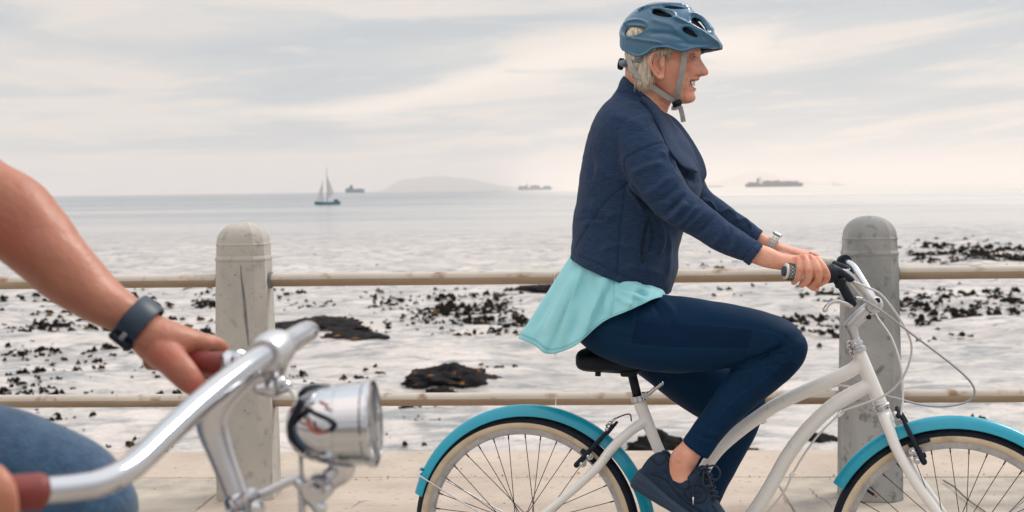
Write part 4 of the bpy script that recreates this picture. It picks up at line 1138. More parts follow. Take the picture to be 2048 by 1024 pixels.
M_SOLE = vary('navy_foam_sole', (.010, .030, .062), (.014, .038, .075), 20, .6, bump=.2)
M_LACE = vary('navy_lace', (.006, .014, .032), (.012, .024, .05), 60, .8)
M_HAIR = vary('blond_grey_hair', (.78, .69, .57), (.30, .23, .165), 55, .5, .65, stretch=(3, 3, .35), spec=.35)
M_HELM = vary('helmet_blue_gloss', (.014, .095, .185), (.016, .105, .20), 4, .28, .36, coat=.45)
M_FOAM = vary('helmet_foam', (.008, .012, .018), (.015, .02, .028), 30, .9)
M_STRAP = vary('grey_webbing', (.38, .365, .35), (.30, .29, .28), 60, .8, bump=.5, bscale=300)
M_TOOTH = vary('tooth_enamel', (.74, .70, .64), None, 9, .25)

woman = empty('person', ORG, YAW)
tag(woman, 'smiling grey-blond woman in blue helmet, navy jacket and aqua tunic riding the white bicycle', 'person')

# ---- leggings
g = MB()
add_limb(g, [(1160, 520, 1322, 560, 0, .15), (1160, 560, 1322, 592, 0, .165), (1156, 610, 1318, 630, 0, .175), (1160, 655, 1310, 690, 0, .165), (1185, 690, 1290, 715, 0, .13)], 36, 5, 2.2)
add_limb(g, [(1215, 568, 1155, 678, .09, .085), (1262, 577, 1192, 708, .095, .095), (1325, 589, 1268, 736, .10, .095), (1395, 597, 1340, 746, .108, .09), (1470, 609, 1425, 741, .115, .082),
             (1530, 623, 1500, 727, .12, .072), (1572, 639, 1545, 716, .122, .064), (1596, 656, 1565, 722, .122, .052), (1608, 672, 1590, 726, .122, .030)], 34, 5, 2.1)
add_limb(g, [(1612, 676, 1572, 648, .122, .028), (1616.5, 696, 1552, 664, .122, .050), (1606, 727, 1533, 684, .122, .056), (1586, 752, 1515, 696, .121, .057), (1563, 773, 1490, 711, .120, .056), (1519, 806.6, 1456, 746, .118, .054),
             (1477, 845, 1424, 793, .116, .048), (1444, 879, 1394, 837, .115, .040), (1415, 918, 1364, 880, .115, .036)], 34, 5, 2.0)
add_limb(g, [(1270, 600, 1180, 690, -.09, .085), (1350, 650, 1268, 741, -.10, .09), (1425, 700, 1338, 796, -.108, .085), (1480, 742, 1400, 836, -.115, .072), (1520, 775, 1440, 852, -.12, .058), (1532, 800, 1475, 856, -.12, .035)], 32, 5, 2.1)
add_limb(g, [(1528, 786, 1452, 760, -.12, .03), (1531, 812, 1434, 792, -.12, .052), (1522, 846, 1420, 826, -.12, .056), (1507, 880, 1404, 858, -.12, .056), (1478, 933, 1388, 905, -.12, .052), (1441, 1003, 1372, 975, -.12, .044), (1420, 1060, 1362, 1040, -.12, .036), (1406, 1105, 1352, 1088, -.12, .032)], 32, 5, 2.0)
v, f, nr = remesh(g, .0042, 6, .6)
LS = [([(1289, 603), (1275, 622), (1270, 634), (1301, 641), (1395, 648), (1489, 655), (1520, 658), (1551, 666), (1576, 681), (1584, 700), (1579, 714)], 1.5, -.0016),
      ([(1200, 668), (1254, 686), (1332, 695), (1420, 697), (1486, 697), (1498, 701)], 1.5, -.0016), ([(1508, 659), (1503, 680), (1495, 712)], 1.5, -.0014),
      ([(1273, 634), (1266, 660), (1259, 687)], 1.5, -.0012), ([(1603, 729), (1576, 720), (1555, 736), (1536, 753), (1500, 775), (1477, 790), (1438, 833), (1404, 893)], 1.5, -.0016),
      ([(1536, 753), (1552, 764), (1566, 771)], 1.5, -.0014), ([(1367, 872), (1392, 896), (1418, 909)], 1.6, -.0014)]
LF = [([(1490, 722), (1530, 708), (1572, 690)], 5, -.006), ([(1540, 706), (1562, 701), (1580, 706)], 3.5, .004), ([(1545, 714), (1565, 712), (1580, 718)], 4, .004), ([(1530, 728), (1555, 722), (1575, 728)], 5, .003),
      ([(1500, 718), (1530, 700), (1550, 680)], 7, .003), ([(1455, 752), (1480, 745), (1510, 748)], 6, .003), ([(1300, 610), (1340, 640), (1360, 680)], 14, -.0025), ([(1185, 640), (1220, 660), (1260, 665)], 8, .003),
      ([(1395, 850), (1420, 868), (1445, 866)], 5, .002), ([(1385, 868), (1410, 884), (1430, 884)], 4, .002), ([(1200, 690), (1260, 712), (1330, 722)], 9, .002), ([(1525, 716), (1548, 702), (1566, 684), (1572, 672)], 3, -.0028), ([(1532, 722), (1556, 708), (1582, 700)], 2.6, -.0025), ([(1530, 732), (1552, 728), (1580, 736)], 3, -.002), ([(1512, 724), (1535, 735), (1560, 752)], 4, .0025),
      ([(1300, 600), (1318, 625), (1325, 655)], 5, -.0022), ([(1322, 598), (1345, 622), (1352, 650)], 6, .0025), ([(1280, 612), (1292, 640), (1290, 668)], 5, .002), ([(1215, 655), (1245, 672), (1285, 680)], 4, -.0018), ([(1455, 748), (1475, 760), (1490, 780)], 5, -.002), ([(1440, 800), (1462, 812), (1486, 812)], 5, .0016), ([(1380, 860), (1404, 876), (1430, 878)], 3, -.0016)]
px = proj(v); v = folds(v, nr, LS + [(a_, b_ * .9, c_ * 1.5) for a_, b_, c_ in LF], px)
v = v + nr * (vnoise(v, 14, 3.0, 2) * .0016)[:, None]
legg = obj('leggings', (v, f), M_LEGG, woman)
near = np.clip(-nr[:, 1] * 3, 0, 1)
seam = np.zeros(len(v))
for pts, wd, _ in LS: seam = np.maximum(seam, np.exp(-(dline(px, cat(pts, 6))[0] / 1.5) ** 2))
set_attr(legg, 'seam', seam * near * .5)
set_attr(legg, 'panel', (inpoly(px, [(1273, 636), (1395, 648), (1508, 659), (1497, 699), (1420, 697), (1332, 695), (1260, 687)]) | inpoly(px, [(1603, 729), (1576, 720), (1536, 753), (1566, 771)])) * near * .5)

# ---- jacket
g = MB()
add_limb(g, [(1238, 180, 1330, 222, 0, .062), (1225, 196, 1346, 243, 0, .115), (1205, 217, 1366, 268, 0, .165), (1186, 255, 1388, 303, 0, .185), (1172, 304, 1402, 345, 0, .185), (1164, 348, 1402, 380, 0, .178),
             (1157, 396, 1388, 418, 0, .168), (1150, 440, 1366, 462, 0, .163), (1149, 468, 1356, 500, 0, .165), (1147, 492, 1354, 540, 0, .170), (1145, 514, 1341, 588, 0, .172)], 44, 5, 2.25)
add_limb(g, [(1296, 228, 1225, 270, .115, .065), (1320, 262, 1236, 318, .150, .066), (1342, 306, 1258, 368, .178, .063), (1359, 342, 1284, 402, .197, .058), (1378, 375, 1316, 432, .212, .053), (1402, 399, 1352, 457, .224, .048),
             (1430, 422, 1385, 474, .233, .045), (1462, 447, 1420, 495, .243, .042), (1500, 473, 1460, 513, .254, .038), (1519, 484, 1488, 524, .260, .037)], 30, 5, 2.0)
add_limb(g, [(1330, 250, 1260, 300, -.13, .07), (1375, 300, 1320, 350, -.17, .062), (1402, 345, 1362, 395, -.195, .055), (1420, 381, 1385, 425, -.212, .05), (1462, 414, 1430, 455, -.235, .045), (1502, 444, 1478, 484, -.252, .040), (1521, 460, 1500, 497, -.26, .037)], 30, 5, 2.0)
# stand collar round the neck
add_limb(g, [(1226, 194, 1350, 252, 0, .105), (1235, 178, 1341, 240, 0, .082), (1241, 163, 1334, 231, 0, .074), (1248, 151, 1328, 219, 0, .070)], 40, 4, 2.1)
v, f, nr = remesh(g, .0046, 5, .6)
JS = [([(1329, 285), (1310, 288), (1280, 300), (1255, 313), (1249, 322), (1250, 345), (1258, 366)], 1.6, -.0030), ([(1252, 362), (1245, 410), (1238, 480), (1233, 552)], 1.6, -.0022), ([(1256, 366), (1215, 400), (1185, 440), (1160, 480), (1148, 500)], 1.7, -.0022),
      ([(1150, 441), (1170, 437), (1190, 434)], 1.5, -.0015), ([(1305, 424), (1292, 455), (1286, 490), (1285, 515)], 2.4, -.0050), ([(1147, 508), (1190, 524), (1236, 546), (1280, 565), (1340, 582)], 1.5, -.0012),
      ([(1236, 184), (1262, 186), (1290, 200), (1310, 222)], 1.7, -.0025), ([(1305, 215), (1318, 240), (1326, 268), (1331, 290)], 1.7, -.0030), ([(1356, 470), (1350, 510), (1345, 560)], 1.5, -.0012)]
JF = [([(1330, 440), (1352, 430), (1375, 405)], 7, .007), ([(1345, 455), (1372, 440), (1398, 410)], 6, .006), ([(1332, 425), (1350, 410), (1370, 385)], 6, -.005), ([(1368, 462), (1395, 440), (1415, 418)], 7, .005), ([(1390, 470), (1412, 452), (1432, 428)], 5, -.004),
      ([(1285, 390), (1310, 380), (1345, 350)], 9, .004), ([(1300, 405), (1330, 395), (1355, 372)], 6, -.004), ([(1262, 350), (1290, 335), (1330, 325)], 9, .004), ([(1425, 490), (1445, 470), (1452, 445)], 6, .004), ([(1455, 505), (1470, 490), (1478, 466)], 6, .004), ([(1440, 496), (1456, 480), (1462, 460)], 4, -.003),
      ([(1320, 300), (1340, 320), (1352, 345)], 5, .003), ([(1180, 400), (1205, 425), (1240, 430)], 9, .004), ([(1165, 420), (1190, 436), (1215, 440)], 5, -.003), ([(1160, 450), (1200, 445), (1232, 430)], 6, .003), ([(1190, 330), (1215, 350), (1245, 368)], 12, .004),
      ([(1255, 370), (1275, 400), (1290, 430)], 6, .006), ([(1262, 368), (1285, 402), (1305, 422)], 5, -.005), ([(1200, 500), (1240, 490), (1280, 500)], 8, .003), ([(1315, 440), (1325, 470), (1318, 510)], 6, .006), ([(1300, 440), (1306, 470), (1298, 500)], 4, -.005),
      ([(1335, 460), (1340, 500), (1335, 550)], 6, .004), ([(1220, 230), (1255, 240), (1290, 255)], 10, .003), ([(1250, 205), (1285, 215), (1305, 240)], 6, .003), ([(1405, 400), (1420, 405), (1432, 420)], 4, .004), ([(1440, 425), (1455, 420), (1470, 428)], 4, .004), ([(1475, 440), (1490, 440), (1500, 452)], 4, .004),
      ([(1170, 300), (1185, 330), (1180, 370)], 8, -.002), ([(1240, 540), (1280, 535), (1330, 550)], 7, .003), ([(1250, 165), (1275, 172), (1300, 195)], 4, .0015), ([(1340, 300), (1360, 330), (1385, 352), (1392, 372)], 12, -.016)]
px = proj(v); v = folds(v, nr, JS + [(a_, b_ * .8, c_ * 1.7) for a_, b_, c_ in JF], px)
v = v + nr * (vnoise(v * np.array((1, 1, 1.6)), 9, 7.0, 3) * .0022)[:, None]
jacket = obj('jacket', (v, f), M_JACK, woman); JV, JPX = v, px
seam = np.zeros(len(v)); near = np.clip(-nr[:, 1] * 3, 0, 1)
for pts, wd, _ in JS: seam = np.maximum(seam, np.exp(-(dline(px, cat(pts, 6))[0] / 1.4) ** 2))
set_attr(jacket, 'seam', seam * near * .8)
# turned-back cuffs
for rows in ([(1517, 482, 1485, 522, .260, .0395), (1523, 487, 1492, 527, .262, .0400), (1528, 491, 1498, 532, .264, .0395)], [(1514, 453, 1495, 492, -.258, .0395), (1526, 462, 1507, 500, -.262, .0395)]):
    g = MB(); add_limb(g, rows, 30, 4); v, f, nr = remesh(g, .0035, 3, .5); v = v + nr * (vnoise(v, 40, 2.0, 2) * .0015)[:, None]
    o = obj('cuff', (v, f), M_JACK, jacket); set_attr(o, 'seam', np.zeros(len(v)))
# lapels: the near flap lies open over the chest, the far one stands out in front
def sheet(name, A, Bc, latA, latB, mat, parent, th=.005, n_=34, m_=16, bulge=.012, wob=.002):
    a = cat(np.array(A, float), 8); b = cat(np.array(Bc, float), 8)
    ia = np.linspace(0, len(a) - 1, n_); ib = np.linspace(0, len(b) - 1, n_)
    a = np.stack([np.interp(ia, np.arange(len(a)), a[:, k]) for k in (0, 1)], 1); b = np.stack([np.interp(ib, np.arange(len(b)), b[:, k]) for k in (0, 1)], 1)
    la = np.interp(np.linspace(0, 1, n_), np.linspace(0, 1, len(latA)), latA); lb_ = np.interp(np.linspace(0, 1, n_), np.linspace(0, 1, len(latB)), latB)
    v = np.zeros((n_, m_, 3))
    for i in range(n_):
        for j, t in enumerate(np.linspace(0, 1, m_)):
            q = a[i] * (1 - t) + b[i] * t; la_ = la[i] * (1 - t) + lb_[i] * t + bulge * math.sin(math.pi * t) * (1 if la[i] > -.02 else -1)
            v[i, j] = B(q[0], q[1], la_ + wob * mnoise.noise(Vector((q[0] * .03, q[1] * .03, 1))))
    f = grid_faces(n_, m_, False); o = obj(name, (v.reshape(-1, 3), f), mat, parent)
    s = o.modifiers.new('thickness', 'SOLIDIFY'); s.thickness = th; s.offset = 0
    return o
sheet('lapel', [(1284, 193), (1306, 206), (1328, 230), (1350, 262), (1372, 298), (1388, 325), (1396, 342)], [(1282, 198), (1300, 222), (1318, 254), (1332, 290), (1346, 312), (1366, 334), (1392, 345)],
      [.072, .070, .062, .050, .050, .055, .075], [.080, .105, .145, .178, .182, .160, .100], M_JACK, jacket, bulge=.020)
sheet('lapel', [(1331, 226), (1348, 236), (1362, 250), (1384, 281), (1404, 317), (1412, 346), (1407, 362)], [(1325, 236), (1336, 254), (1352, 280), (1368, 306), (1384, 334), (1392, 352), (1396, 366)],
      [-.05, -.05, -.045, -.035, -.03, -.03, -.03], [-.01, 0, .02, .035, .04, .03, .01], M_JACK, jacket, bulge=.004)
jl = lambda q, r_=6, o_=.001: (q[0], q[1], float((-v[:, 1])[(np.abs(px[:, 0] - q[0]) < r_) & (np.abs(px[:, 1] - q[1]) < r_) & (v[:, 1] < 0)].max()) + o_)
v, px = JV, JPX
g = MB(); add_tube(g, BP(*[jl(q) for q in ((1304, 425), (1292, 455), (1286, 490), (1285, 512))]), .0018, 6, 5); obj('zip', g, M_PLAST, jacket)
g = MB(); add_box(g, B(*jl((1285, 518))), (.0035, .002, .010), bevel=.001); obj('zip_pull', g, M_PLAST, jacket)

# ---- tunic: a flared open skirt of jersey under the jacket
phi = [0, 25, 50, 78, 105, 130, 155, 180]
Tt = [(1150, 498, 0), (1162, 503, .075), (1180, 508, .125), (1206, 520, .138), (1240, 536, .138), (1276, 552, .130), (1308, 566, .090), (1328, 572, 0)]
Hh = [(1037, 676, 0), (1068, 690, .075), (1098, 708, .130), (1150, 691, .190), (1206, 644, .212), (1262, 619, .212), (1305, 599, .180), (1332, 592, .04)]
def ringpts(rows, far_k):
    """control rows for the near half and, mirrored, the far half"""
    near_ = [np.array(r_, float) for r_ in rows]
    far_ = [np.array((r_[0] + far_k[0], r_[1] + far_k[1], -r_[2])) for r_ in near_[1:-1]][::-1]
    return near_ + far_
top_ = ringpts(Tt, (0, 0)); bot_ = ringpts(Hh, (6, -6))
def loopcat(pts, n_):
    p_ = np.array(pts); q = np.vstack([p_[-2:], p_, p_[:3]]); c_ = cat(q, n_)
    return c_[2 * n_:(2 + len(p_)) * n_]
NT = 16; tr_ = loopcat(top_, NT); br_ = loopcat(bot_, NT)
rows = []
M_T = 46
for j in range(M_T):
    t = j / (M_T - 1)
    fl = t ** 1.0
    q = tr_ * (1 - fl) + br_ * fl
    rows.append(q)
V = np.zeros((M_T, len(tr_), 3))
for j in range(M_T):
    t = j / (M_T - 1)
    for i in range(len(tr_)):
        x, y, la_ = rows[j][i]
        ph_ = i / len(tr_)
        w_ = (.010 * math.sin(ph_ * 2 * math.pi * 9 + 1.1) + .006 * math.sin(ph_ * 2 * math.pi * 17 + .4 + 2 * t)) * min(1, t * 2.2) * (.25 + .75 * math.sin(math.pi * min(1, t * .62 + .12)))
        k_ = 1 + w_ / .15
        V[j, i] = B(x, y, la_ * k_ + .012 * math.sin(math.pi * t) * np.sign(la_))
tv = V.reshape(-1, 3); tf = grid_faces(M_T, len(tr_))
tmp = obj('tmp', (tv, tf), None); nr = np.empty(len(tv) * 3); tmp.data.vertex_normals.foreach_get('vector', nr); nr = nr.reshape(-1, 3); bpy.data.objects.remove(tmp)
if (nr[:, 1] * tv[:, 1]).sum() < 0: nr = -nr
px = proj(tv)
TF = [([(1160, 525), (1130, 590), (1090, 670)], 7, .010), ([(1178, 530), (1160, 600), (1140, 680)], 8, -.008), ([(1172, 520), (1150, 590), (1122, 690)], 6, .009), ([(1228, 552), (1227, 600), (1222, 630)], 2, -.002), ([(1235, 555), (1265, 570), (1300, 585)], 5, .005), ([(1232, 565), (1260, 582), (1300, 592)], 4, -.004),
      ([(1240, 580), (1265, 590), (1290, 600)], 5, .005), ([(1230, 590), (1245, 600), (1262, 612)], 5, .006), ([(1200, 540), (1215, 580), (1212, 630)], 9, .007), ([(1120, 560), (1095, 610), (1062, 665)], 7, -.006), ([(1215, 535), (1235, 548), (1255, 556)], 4, .006),
      ([(1185, 560), (1190, 600), (1180, 650)], 7, -.005)]
tv = folds(tv, nr, TF, px)
kt = np.clip((np.repeat(np.linspace(0, 1, M_T), len(tr_)) - .10) / .22, 0, 1)[:, None]; tv = V.reshape(-1, 3) * (1 - kt) + tv * kt
tunic = obj('tunic', (tv, tf), M_TUNIC, woman)
tt = np.repeat(np.linspace(0, 1, M_T), len(tr_)); sm = np.exp(-((tt - .955) / .006) ** 2) * .9
sm = np.maximum(sm, np.exp(-(dline(px, [(1228, 552), (1228, 600), (1222, 632)])[0] / 1.2) ** 2) * .6)
set_attr(tunic, 'seam', sm)
s = tunic.modifiers.new('thickness', 'SOLIDIFY'); s.thickness = .0022; s.offset = 0

# ---- head
YS = lambda tab, y: np.interp(y, [a for a, b in tab], [b for a, b in tab])
full = [(20, 1340), (30, 1362), (45, 1380), (60, 1390), (80, 1397), (96, 1400), (108, 1401.5), (114, 1401), (119, 1402), (126, 1406.5), (131, 1410), (137, 1414), (140, 1416), (143, 1416.8), (147, 1417.0), (149.5, 1415.5), (151.3, 1411.5), (153, 1402), (155, 1399), (157, 1399), (159.5, 1398.5), (161, 1395.5), (163, 1391), (168, 1390), (173, 1390.5), (176, 1392), (178.5, 1392.5), (181, 1391), (184, 1388.5), (188, 1389.5), (194, 1391.5), (199, 1390.5), (203, 1387), (206, 1380), (208, 1368)]
basep = [(20, 1335), (30, 1360), (45, 1379), (60, 1389), (80, 1396), (96, 1399), (111, 1398.5), (119, 1396), (130, 1394.5), (143, 1393), (150, 1392), (158, 1389), (166, 1386), (175, 1384.5), (184, 1384), (194, 1386), (199, 1385.5), (203, 1382), (206, 1375), (208, 1364)]
backp = [(20, 1300), (30, 1275), (45, 1258), (60, 1249), (80, 1246), (100, 1249), (120, 1254), (140, 1264), (155, 1274), (165, 1283), (175, 1294), (185, 1309), (195, 1328), (203, 1345), (208, 1358)]
widp = [(20, .020), (30, .045), (45, .062), (60, .070), (80, .0745), (100, .0745), (115, .0735), (130, .0725), (143, .070), (155, .0655), (165, .0600), (175, .0530), (185, .0455), (195, .0375), (203, .029), (208, .016)]
rows = []
NH = 240
th = np.linspace(0, 2 * math.pi, NH, endpoint=False)
for y in np.arange(22, 207.6, 1.0):
    xf, xb, w_ = YS(basep, y), YS(backp, y), YS(widp, y); xp = YS(full, y)
    F0, B0 = B(xf, y), B(xb, y); cx = (F0 + B0) / 2; a = (F0 - B0)[0] / 2
    pw = 2.15
    X = cx[0] + a * np.sign(np.cos(th)) * np.abs(np.cos(th)) ** (2 / pw); Lt = w_ * np.sign(np.sin(th)) * np.abs(np.sin(th)) ** (2 / 2.2)
    d = B(xp, y)[0] - F0[0]
    if y < 118: sg = .022
    elif y < 152: sg = np.interp(y, [118, 126, 140, 147, 152], [.0115, .0130, .0155, .0175, .0150])
    else: sg = np.interp(y, [152, 158, 180, 190, 200], [.014, .021, .022, .020, .022])
    front = np.clip(np.cos(th) * 3, 0, 1)
    X = X + d * np.exp(-(Lt / sg) ** 2) * front
    # alar wings of the nose
    if 138 < y < 153:
        X += .0065 * np.exp(-((np.abs(Lt) - .0135) / .0045) ** 2) * math.exp(-((y - 146) / 4.5) ** 2) * front
    # eye sockets, brow, cheeks, smile folds
    X += -.0085 * np.exp(-((np.abs(Lt) - .031) / .014) ** 2) * math.exp(-((y - 115) / 6.5) ** 2) * front
    X += .0035 * np.exp(-((np.abs(Lt) - .030) / .020) ** 2) * math.exp(-((y - 104) / 4.5) ** 2) * front
    out = .0080 * np.exp(-((np.abs(Lt) - .045) / .018) ** 2) * math.exp(-((y - 136) / 10) ** 2) * front
    X += out; Lt = Lt + np.sign(Lt) * out * .7
    fx = .029 + .0006 * (y - 150); X += -.0065 * np.exp(-((np.abs(Lt) - fx) / .0035) ** 2) * math.exp(-((y - 158) / 12) ** 2) * front
    # open smiling mouth
    hm = .0265; u_ = np.clip(1 - (Lt / hm) ** 2, 0, 1)
    yU = 162.0 - 1.5 * (Lt / hm) ** 2; yL = 162.5 + 13.5 * np.sqrt(u_) - 1.5 * (Lt / hm) ** 2
    open_ = (np.abs(Lt) < hm) & (y > yU) & (y < yL) & (np.cos(th) > 0)
    X = X - .016 * open_ * np.clip(u_ * 3, 0, 1)
    rows.append(np.stack([X, -Lt, cx[2] + (X - cx[0]) * (F0[2] - B0[2]) / (F0[0] - B0[0])], 1))
g = MB(); add_loft(g, rows)
# neck
add_limb(g, [(1252, 120, 1345, 175, 0, .052), (1250, 150, 1345, 200, 0, .053), (1247, 172, 1338, 214, 0, .056), (1240, 200, 1332, 236, 0, .064), (1228, 222, 1330, 262, 0, .085)], 36, 4)
# ears
for sgn in (1, -1):
    hx_ = [(1327, 126, .077), (1327.5, 115, .080), (1322, 106.5, .083), (1313, 104, .087), (1304, 108, .092), (1300.5, 118, .095), (1302, 131, .094), (1307, 143, .089), (1314, 152, .083), (1321, 155.5, .080), (1326, 152, .077), (1326, 145, .076)]
    pts = [B(*p) * (1, sgn, 1) for p in hx_]
    add_tube(g, pts, [.003, .0032, .0036, .0040, .0042, .0042, .0040, .0040, .0046, .0052, .0044, .003], 10, 5, round_end=True)
    add_tube(g, [B(*p) * (1, sgn, 1) for p in ((1317, 111, .082), (1310, 118, .086), (1308, 129, .087), (1312, 140, .084), (1319, 146, .080))], [.0028, .0034, .0036, .0036, .003], 10, 5, round_end=True)
    add_tube(g, [B(*p) * (1, sgn, 1) for p in ((1326, 124, .077), (1324.5, 132, .081), (1327, 139, .077))], [.003, .0042, .003], 10, 5, round_end=True)
    add_limb(g, [(1324, 106, 1306, 109, .080 * sgn, .0030), (1329, 120, 1303, 122, .080 * sgn, .0034), (1330, 135, 1306, 136, .079 * sgn, .0034), (1329, 150, 1314, 151, .077 * sgn, .0034)], 20, 4)
head_v, head_f, head_n = remesh(g, .0017, 2, .45)

# ---- hands
def finger(mb, pts, r0, r1, sub=5): 
    p_ = [B(*q) for q in pts]; add_tube(mb, p_, list(np.linspace(r0, r1, len(p_))), 14, sub, round_end=True)
def hand(sgn, near_hand):
    g = MB()
    if near_hand:
        add_limb(g, [(1495, 478, 1490, 520, .262, .026), (1520, 488, 1512, 529, .263, .026), (1540, 495, 1534, 536, .264, .0245), (1562, 505, 1560, 540, .264, .027), (1584, 509.5, 1580, 545, .266, .031), (1606, 511.5, 1606, 541, .268, .032), (1624, 514, 1626, 540, .266, .028)], 28, 5, 2.1)
        # index to little finger: knuckle, middle joint, last joint, tip; each curls over the far side of the grip and back under
        finger(g, [(1612, 520, .262), (1634, 521, .282), (1650, 541, .294), (1653, 557, .284), (1640, 567, .266)], .0108, .0092)
        finger(g, [(1602, 519, .265), (1622, 518, .289), (1636, 542, .304), (1636, 560, .293), (1622, 571, .272)], .0112, .0094)
        finger(g, [(1592, 519, .268), (1609, 518, .292), (1618, 541, .308), (1616, 559, .298), (1604, 569, .277)], .0108, .0090)
        finger(g, [(1580, 521, .270), (1595, 521, .292), (1600, 540, .308), (1596, 555, .300), (1588, 564, .280)], .0098, .0082)
        # thumb leaves the inner side of the palm and closes under the grip
        finger(g, [(1568, 523, .246), (1590, 545, .238), (1612, 562, .244), (1624, 573, .255), (1632, 576, .262)], .0125, .0088)
        for kx, ky, kl in ((1633, 517.5, .280), (1621, 514.5, .286), (1608, 514.5, .289), (1595, 518, .289)): add_ball(g, B(kx, ky + 1.5, kl), .0102, 10)
        add_limb(g, [(1580, 512, 1588, 546, .272, .022), (1600, 512, 1602, 554, .284, .0225), (1618, 513, 1624, 556, .287, .0215), (1634, 516, 1642, 556, .282, .018), (1641, 524, 1648, 552, .278, .010)], 24, 5, 2.0)
    else:
        add_limb(g, [(1510, 452, 1500, 485, -.262, .024), (1530, 468, 1522, 497, -.264, .024), (1550, 480, 1543, 507, -.265, .0235), (1570, 489, 1566, 516, -.266, .028), (1595, 496, 1592, 524, -.268, .031), (1618, 503, 1618, 530, -.268, .030)], 28, 5, 2.1)
        finger(g, [(1600, 505, -.268), (1630, 511, -.282), (1644, 528, -.290), (1640, 545, -.270)], .0100, .0082)
        finger(g, [(1592, 505, -.270), (1618, 508, -.290), (1630, 528, -.300), (1624, 545, -.278)], .0104, .0084)
        finger(g, [(1585, 506, -.272), (1605, 508, -.294), (1614, 528, -.304), (1608, 545, -.280)], .0100, .0080)
        finger(g, [(1575, 508, -.272), (1592, 511, -.294), (1598, 528, -.304), (1592, 543, -.280)], .0088, .0072)
        finger(g, [(1560, 505, -.248), (1585, 520, -.240), (1610, 540, -.248), (1628, 549, -.256)], .0125, .0088)
    return remesh(g, .0016, 2, .45)
hn_v, hn_f, hn_n = hand(1, True); hf_v, hf_f, hf_n = hand(-1, False)
# ---- ankles (feet inside the shoes) and the hidden limbs, so that the body is whole
g = MB()
add_limb(g, [(1424, 880, 1388, 848, .115, .026), (1403, 911, 1366, 881, .115, .028), (1394, 928, 1345, 903, .116, .032), (1388, 944, 1336, 926, .118, .033), (1398, 965, 1330, 948, .12, .033), (1420, 1000, 1350, 992, .122, .03)], 26, 5)
add_ball(g, B(1360, 921, .139), .012, 10)
ank_v, ank_f, ank_n = remesh(g, .0028, 3, .5)
g = MB()
add_limb(g, [(1262, 215, 1330, 250, 0, .07), (1222, 245, 1365, 300, 0, .14), (1190, 330, 1360, 380, 0, .14), (1178, 440, 1330, 480, 0, .125), (1175, 520, 1310, 570, 0, .13), (1175, 610, 1300, 640, 0, .14), (1190, 660, 1285, 690, 0, .12)], 26, 3)
for sgn in (1, -1):
    if sgn > 0: add_tube(g, BP((1265, 270, .14), (1310, 370, .19), (1365, 435, .225), (1440, 470, .245), (1500, 500, .262), (1530, 514, .264)), [.045, .038, .030, .024, .020, .018], 14, 4)
    else: add_tube(g, BP((1300, 280, -.14), (1370, 370, -.19), (1400, 405, -.215), (1450, 436, -.24), (1500, 468, -.262), (1535, 486, -.264)), [.045, .038, .030, .024, .020, .018], 14, 4)
add_tube(g, BP((1235, 640, .09), (1330, 665, .10), (1460, 675, .115), (1570, 684, .12)), [.08, .075, .06, .04], 16, 4); add_tube(g, BP((1575, 690, .12), (1525, 740, .12), (1450, 815, .117), (1385, 905, .116)), [.035, .042, .036, .026], 16, 4)
add_tube(g, BP((1235, 650, -.09), (1340, 720, -.105), (1440, 780, -.12), (1490, 812, -.12)), [.08, .07, .05, .035], 16, 4); add_tube(g, BP((1490, 815, -.12), (1460, 870, -.12), (1420, 960, -.12), (1385, 1085, -.12), (1385, 1130, -.12)), [.036, .044, .036, .026, .028], 16, 4)
in_v, in_f, in_n = remesh(g, .012, 2, .5)
bm_ = MB()
for vv_, ff_ in ((head_v, head_f), (hn_v, hn_f), (hf_v, hf_f), (ank_v, ank_f), (in_v, in_f)): bm_.add(vv_, ff_)
body = obj('body', bm_, M_SKIN, woman, fix=False)
bv = bm_.verts(); px = proj(bv); nh = len(head_v); x, y, lt = px[:, 0], px[:, 1], -bv[:, 1]
ishead = np.zeros(len(bv), bool); ishead[:nh] = True
gs = lambda cx, cy, rx, ry: np.exp(-((x - cx) / rx) ** 2 - ((y - cy) / ry) ** 2)
hy = y - (lt * 0)            # heights in survey pixels
u_ = np.clip(1 - (lt / .0265) ** 2, 0, 1)
tp = 379 - 0  # unused
yU = 162.0 - 1.5 * (lt / .0265) ** 2; yL = 162.5 + 13.5 * np.sqrt(u_) - 1.5 * (lt / .0265) ** 2
fr_ = ishead & (bv[:, 0] > B(1368, 160)[0]) & (np.abs(lt) < .0275)
inner = fr_ & (hy > yU + .8) & (hy < yL - .6)
lip = fr_ & ~inner & (((hy > yU - 4.2 * np.sqrt(u_)) & (hy <= yU + .8)) | ((hy >= yL - .6) & (hy < yL + 5.0 * np.sqrt(u_))))
set_attr(body, 'inner', inner * .95); set_attr(body, 'lip', lip * .75)
bl = ishead * (gs(1380, 140, 12, 10) * .5 + gs(1413, 144, 6, 6) * .7 + gs(1313, 128, 16, 28) * .55 + gs(1340, 215, 22, 30) * .35 + gs(1400, 152, 6, 6) * .5)
isn = np.zeros(len(bv), bool); isn[nh:nh + len(hn_v) + len(hf_v)] = True
kn = np.zeros(len(bv))
for kx, ky in ((1633, 517), (1621, 514), (1608, 514), (1595, 518), (1650, 541), (1636, 543), (1618, 542), (1600, 541), (1636, 572), (1656, 557)): kn = np.maximum(kn, gs(kx, ky, 5, 5))
bl = bl + isn * (kn * .8 + .1)
set_attr(body, 'blush', np.clip(bl, 0, 1))
dk = np.zeros(len(bv))
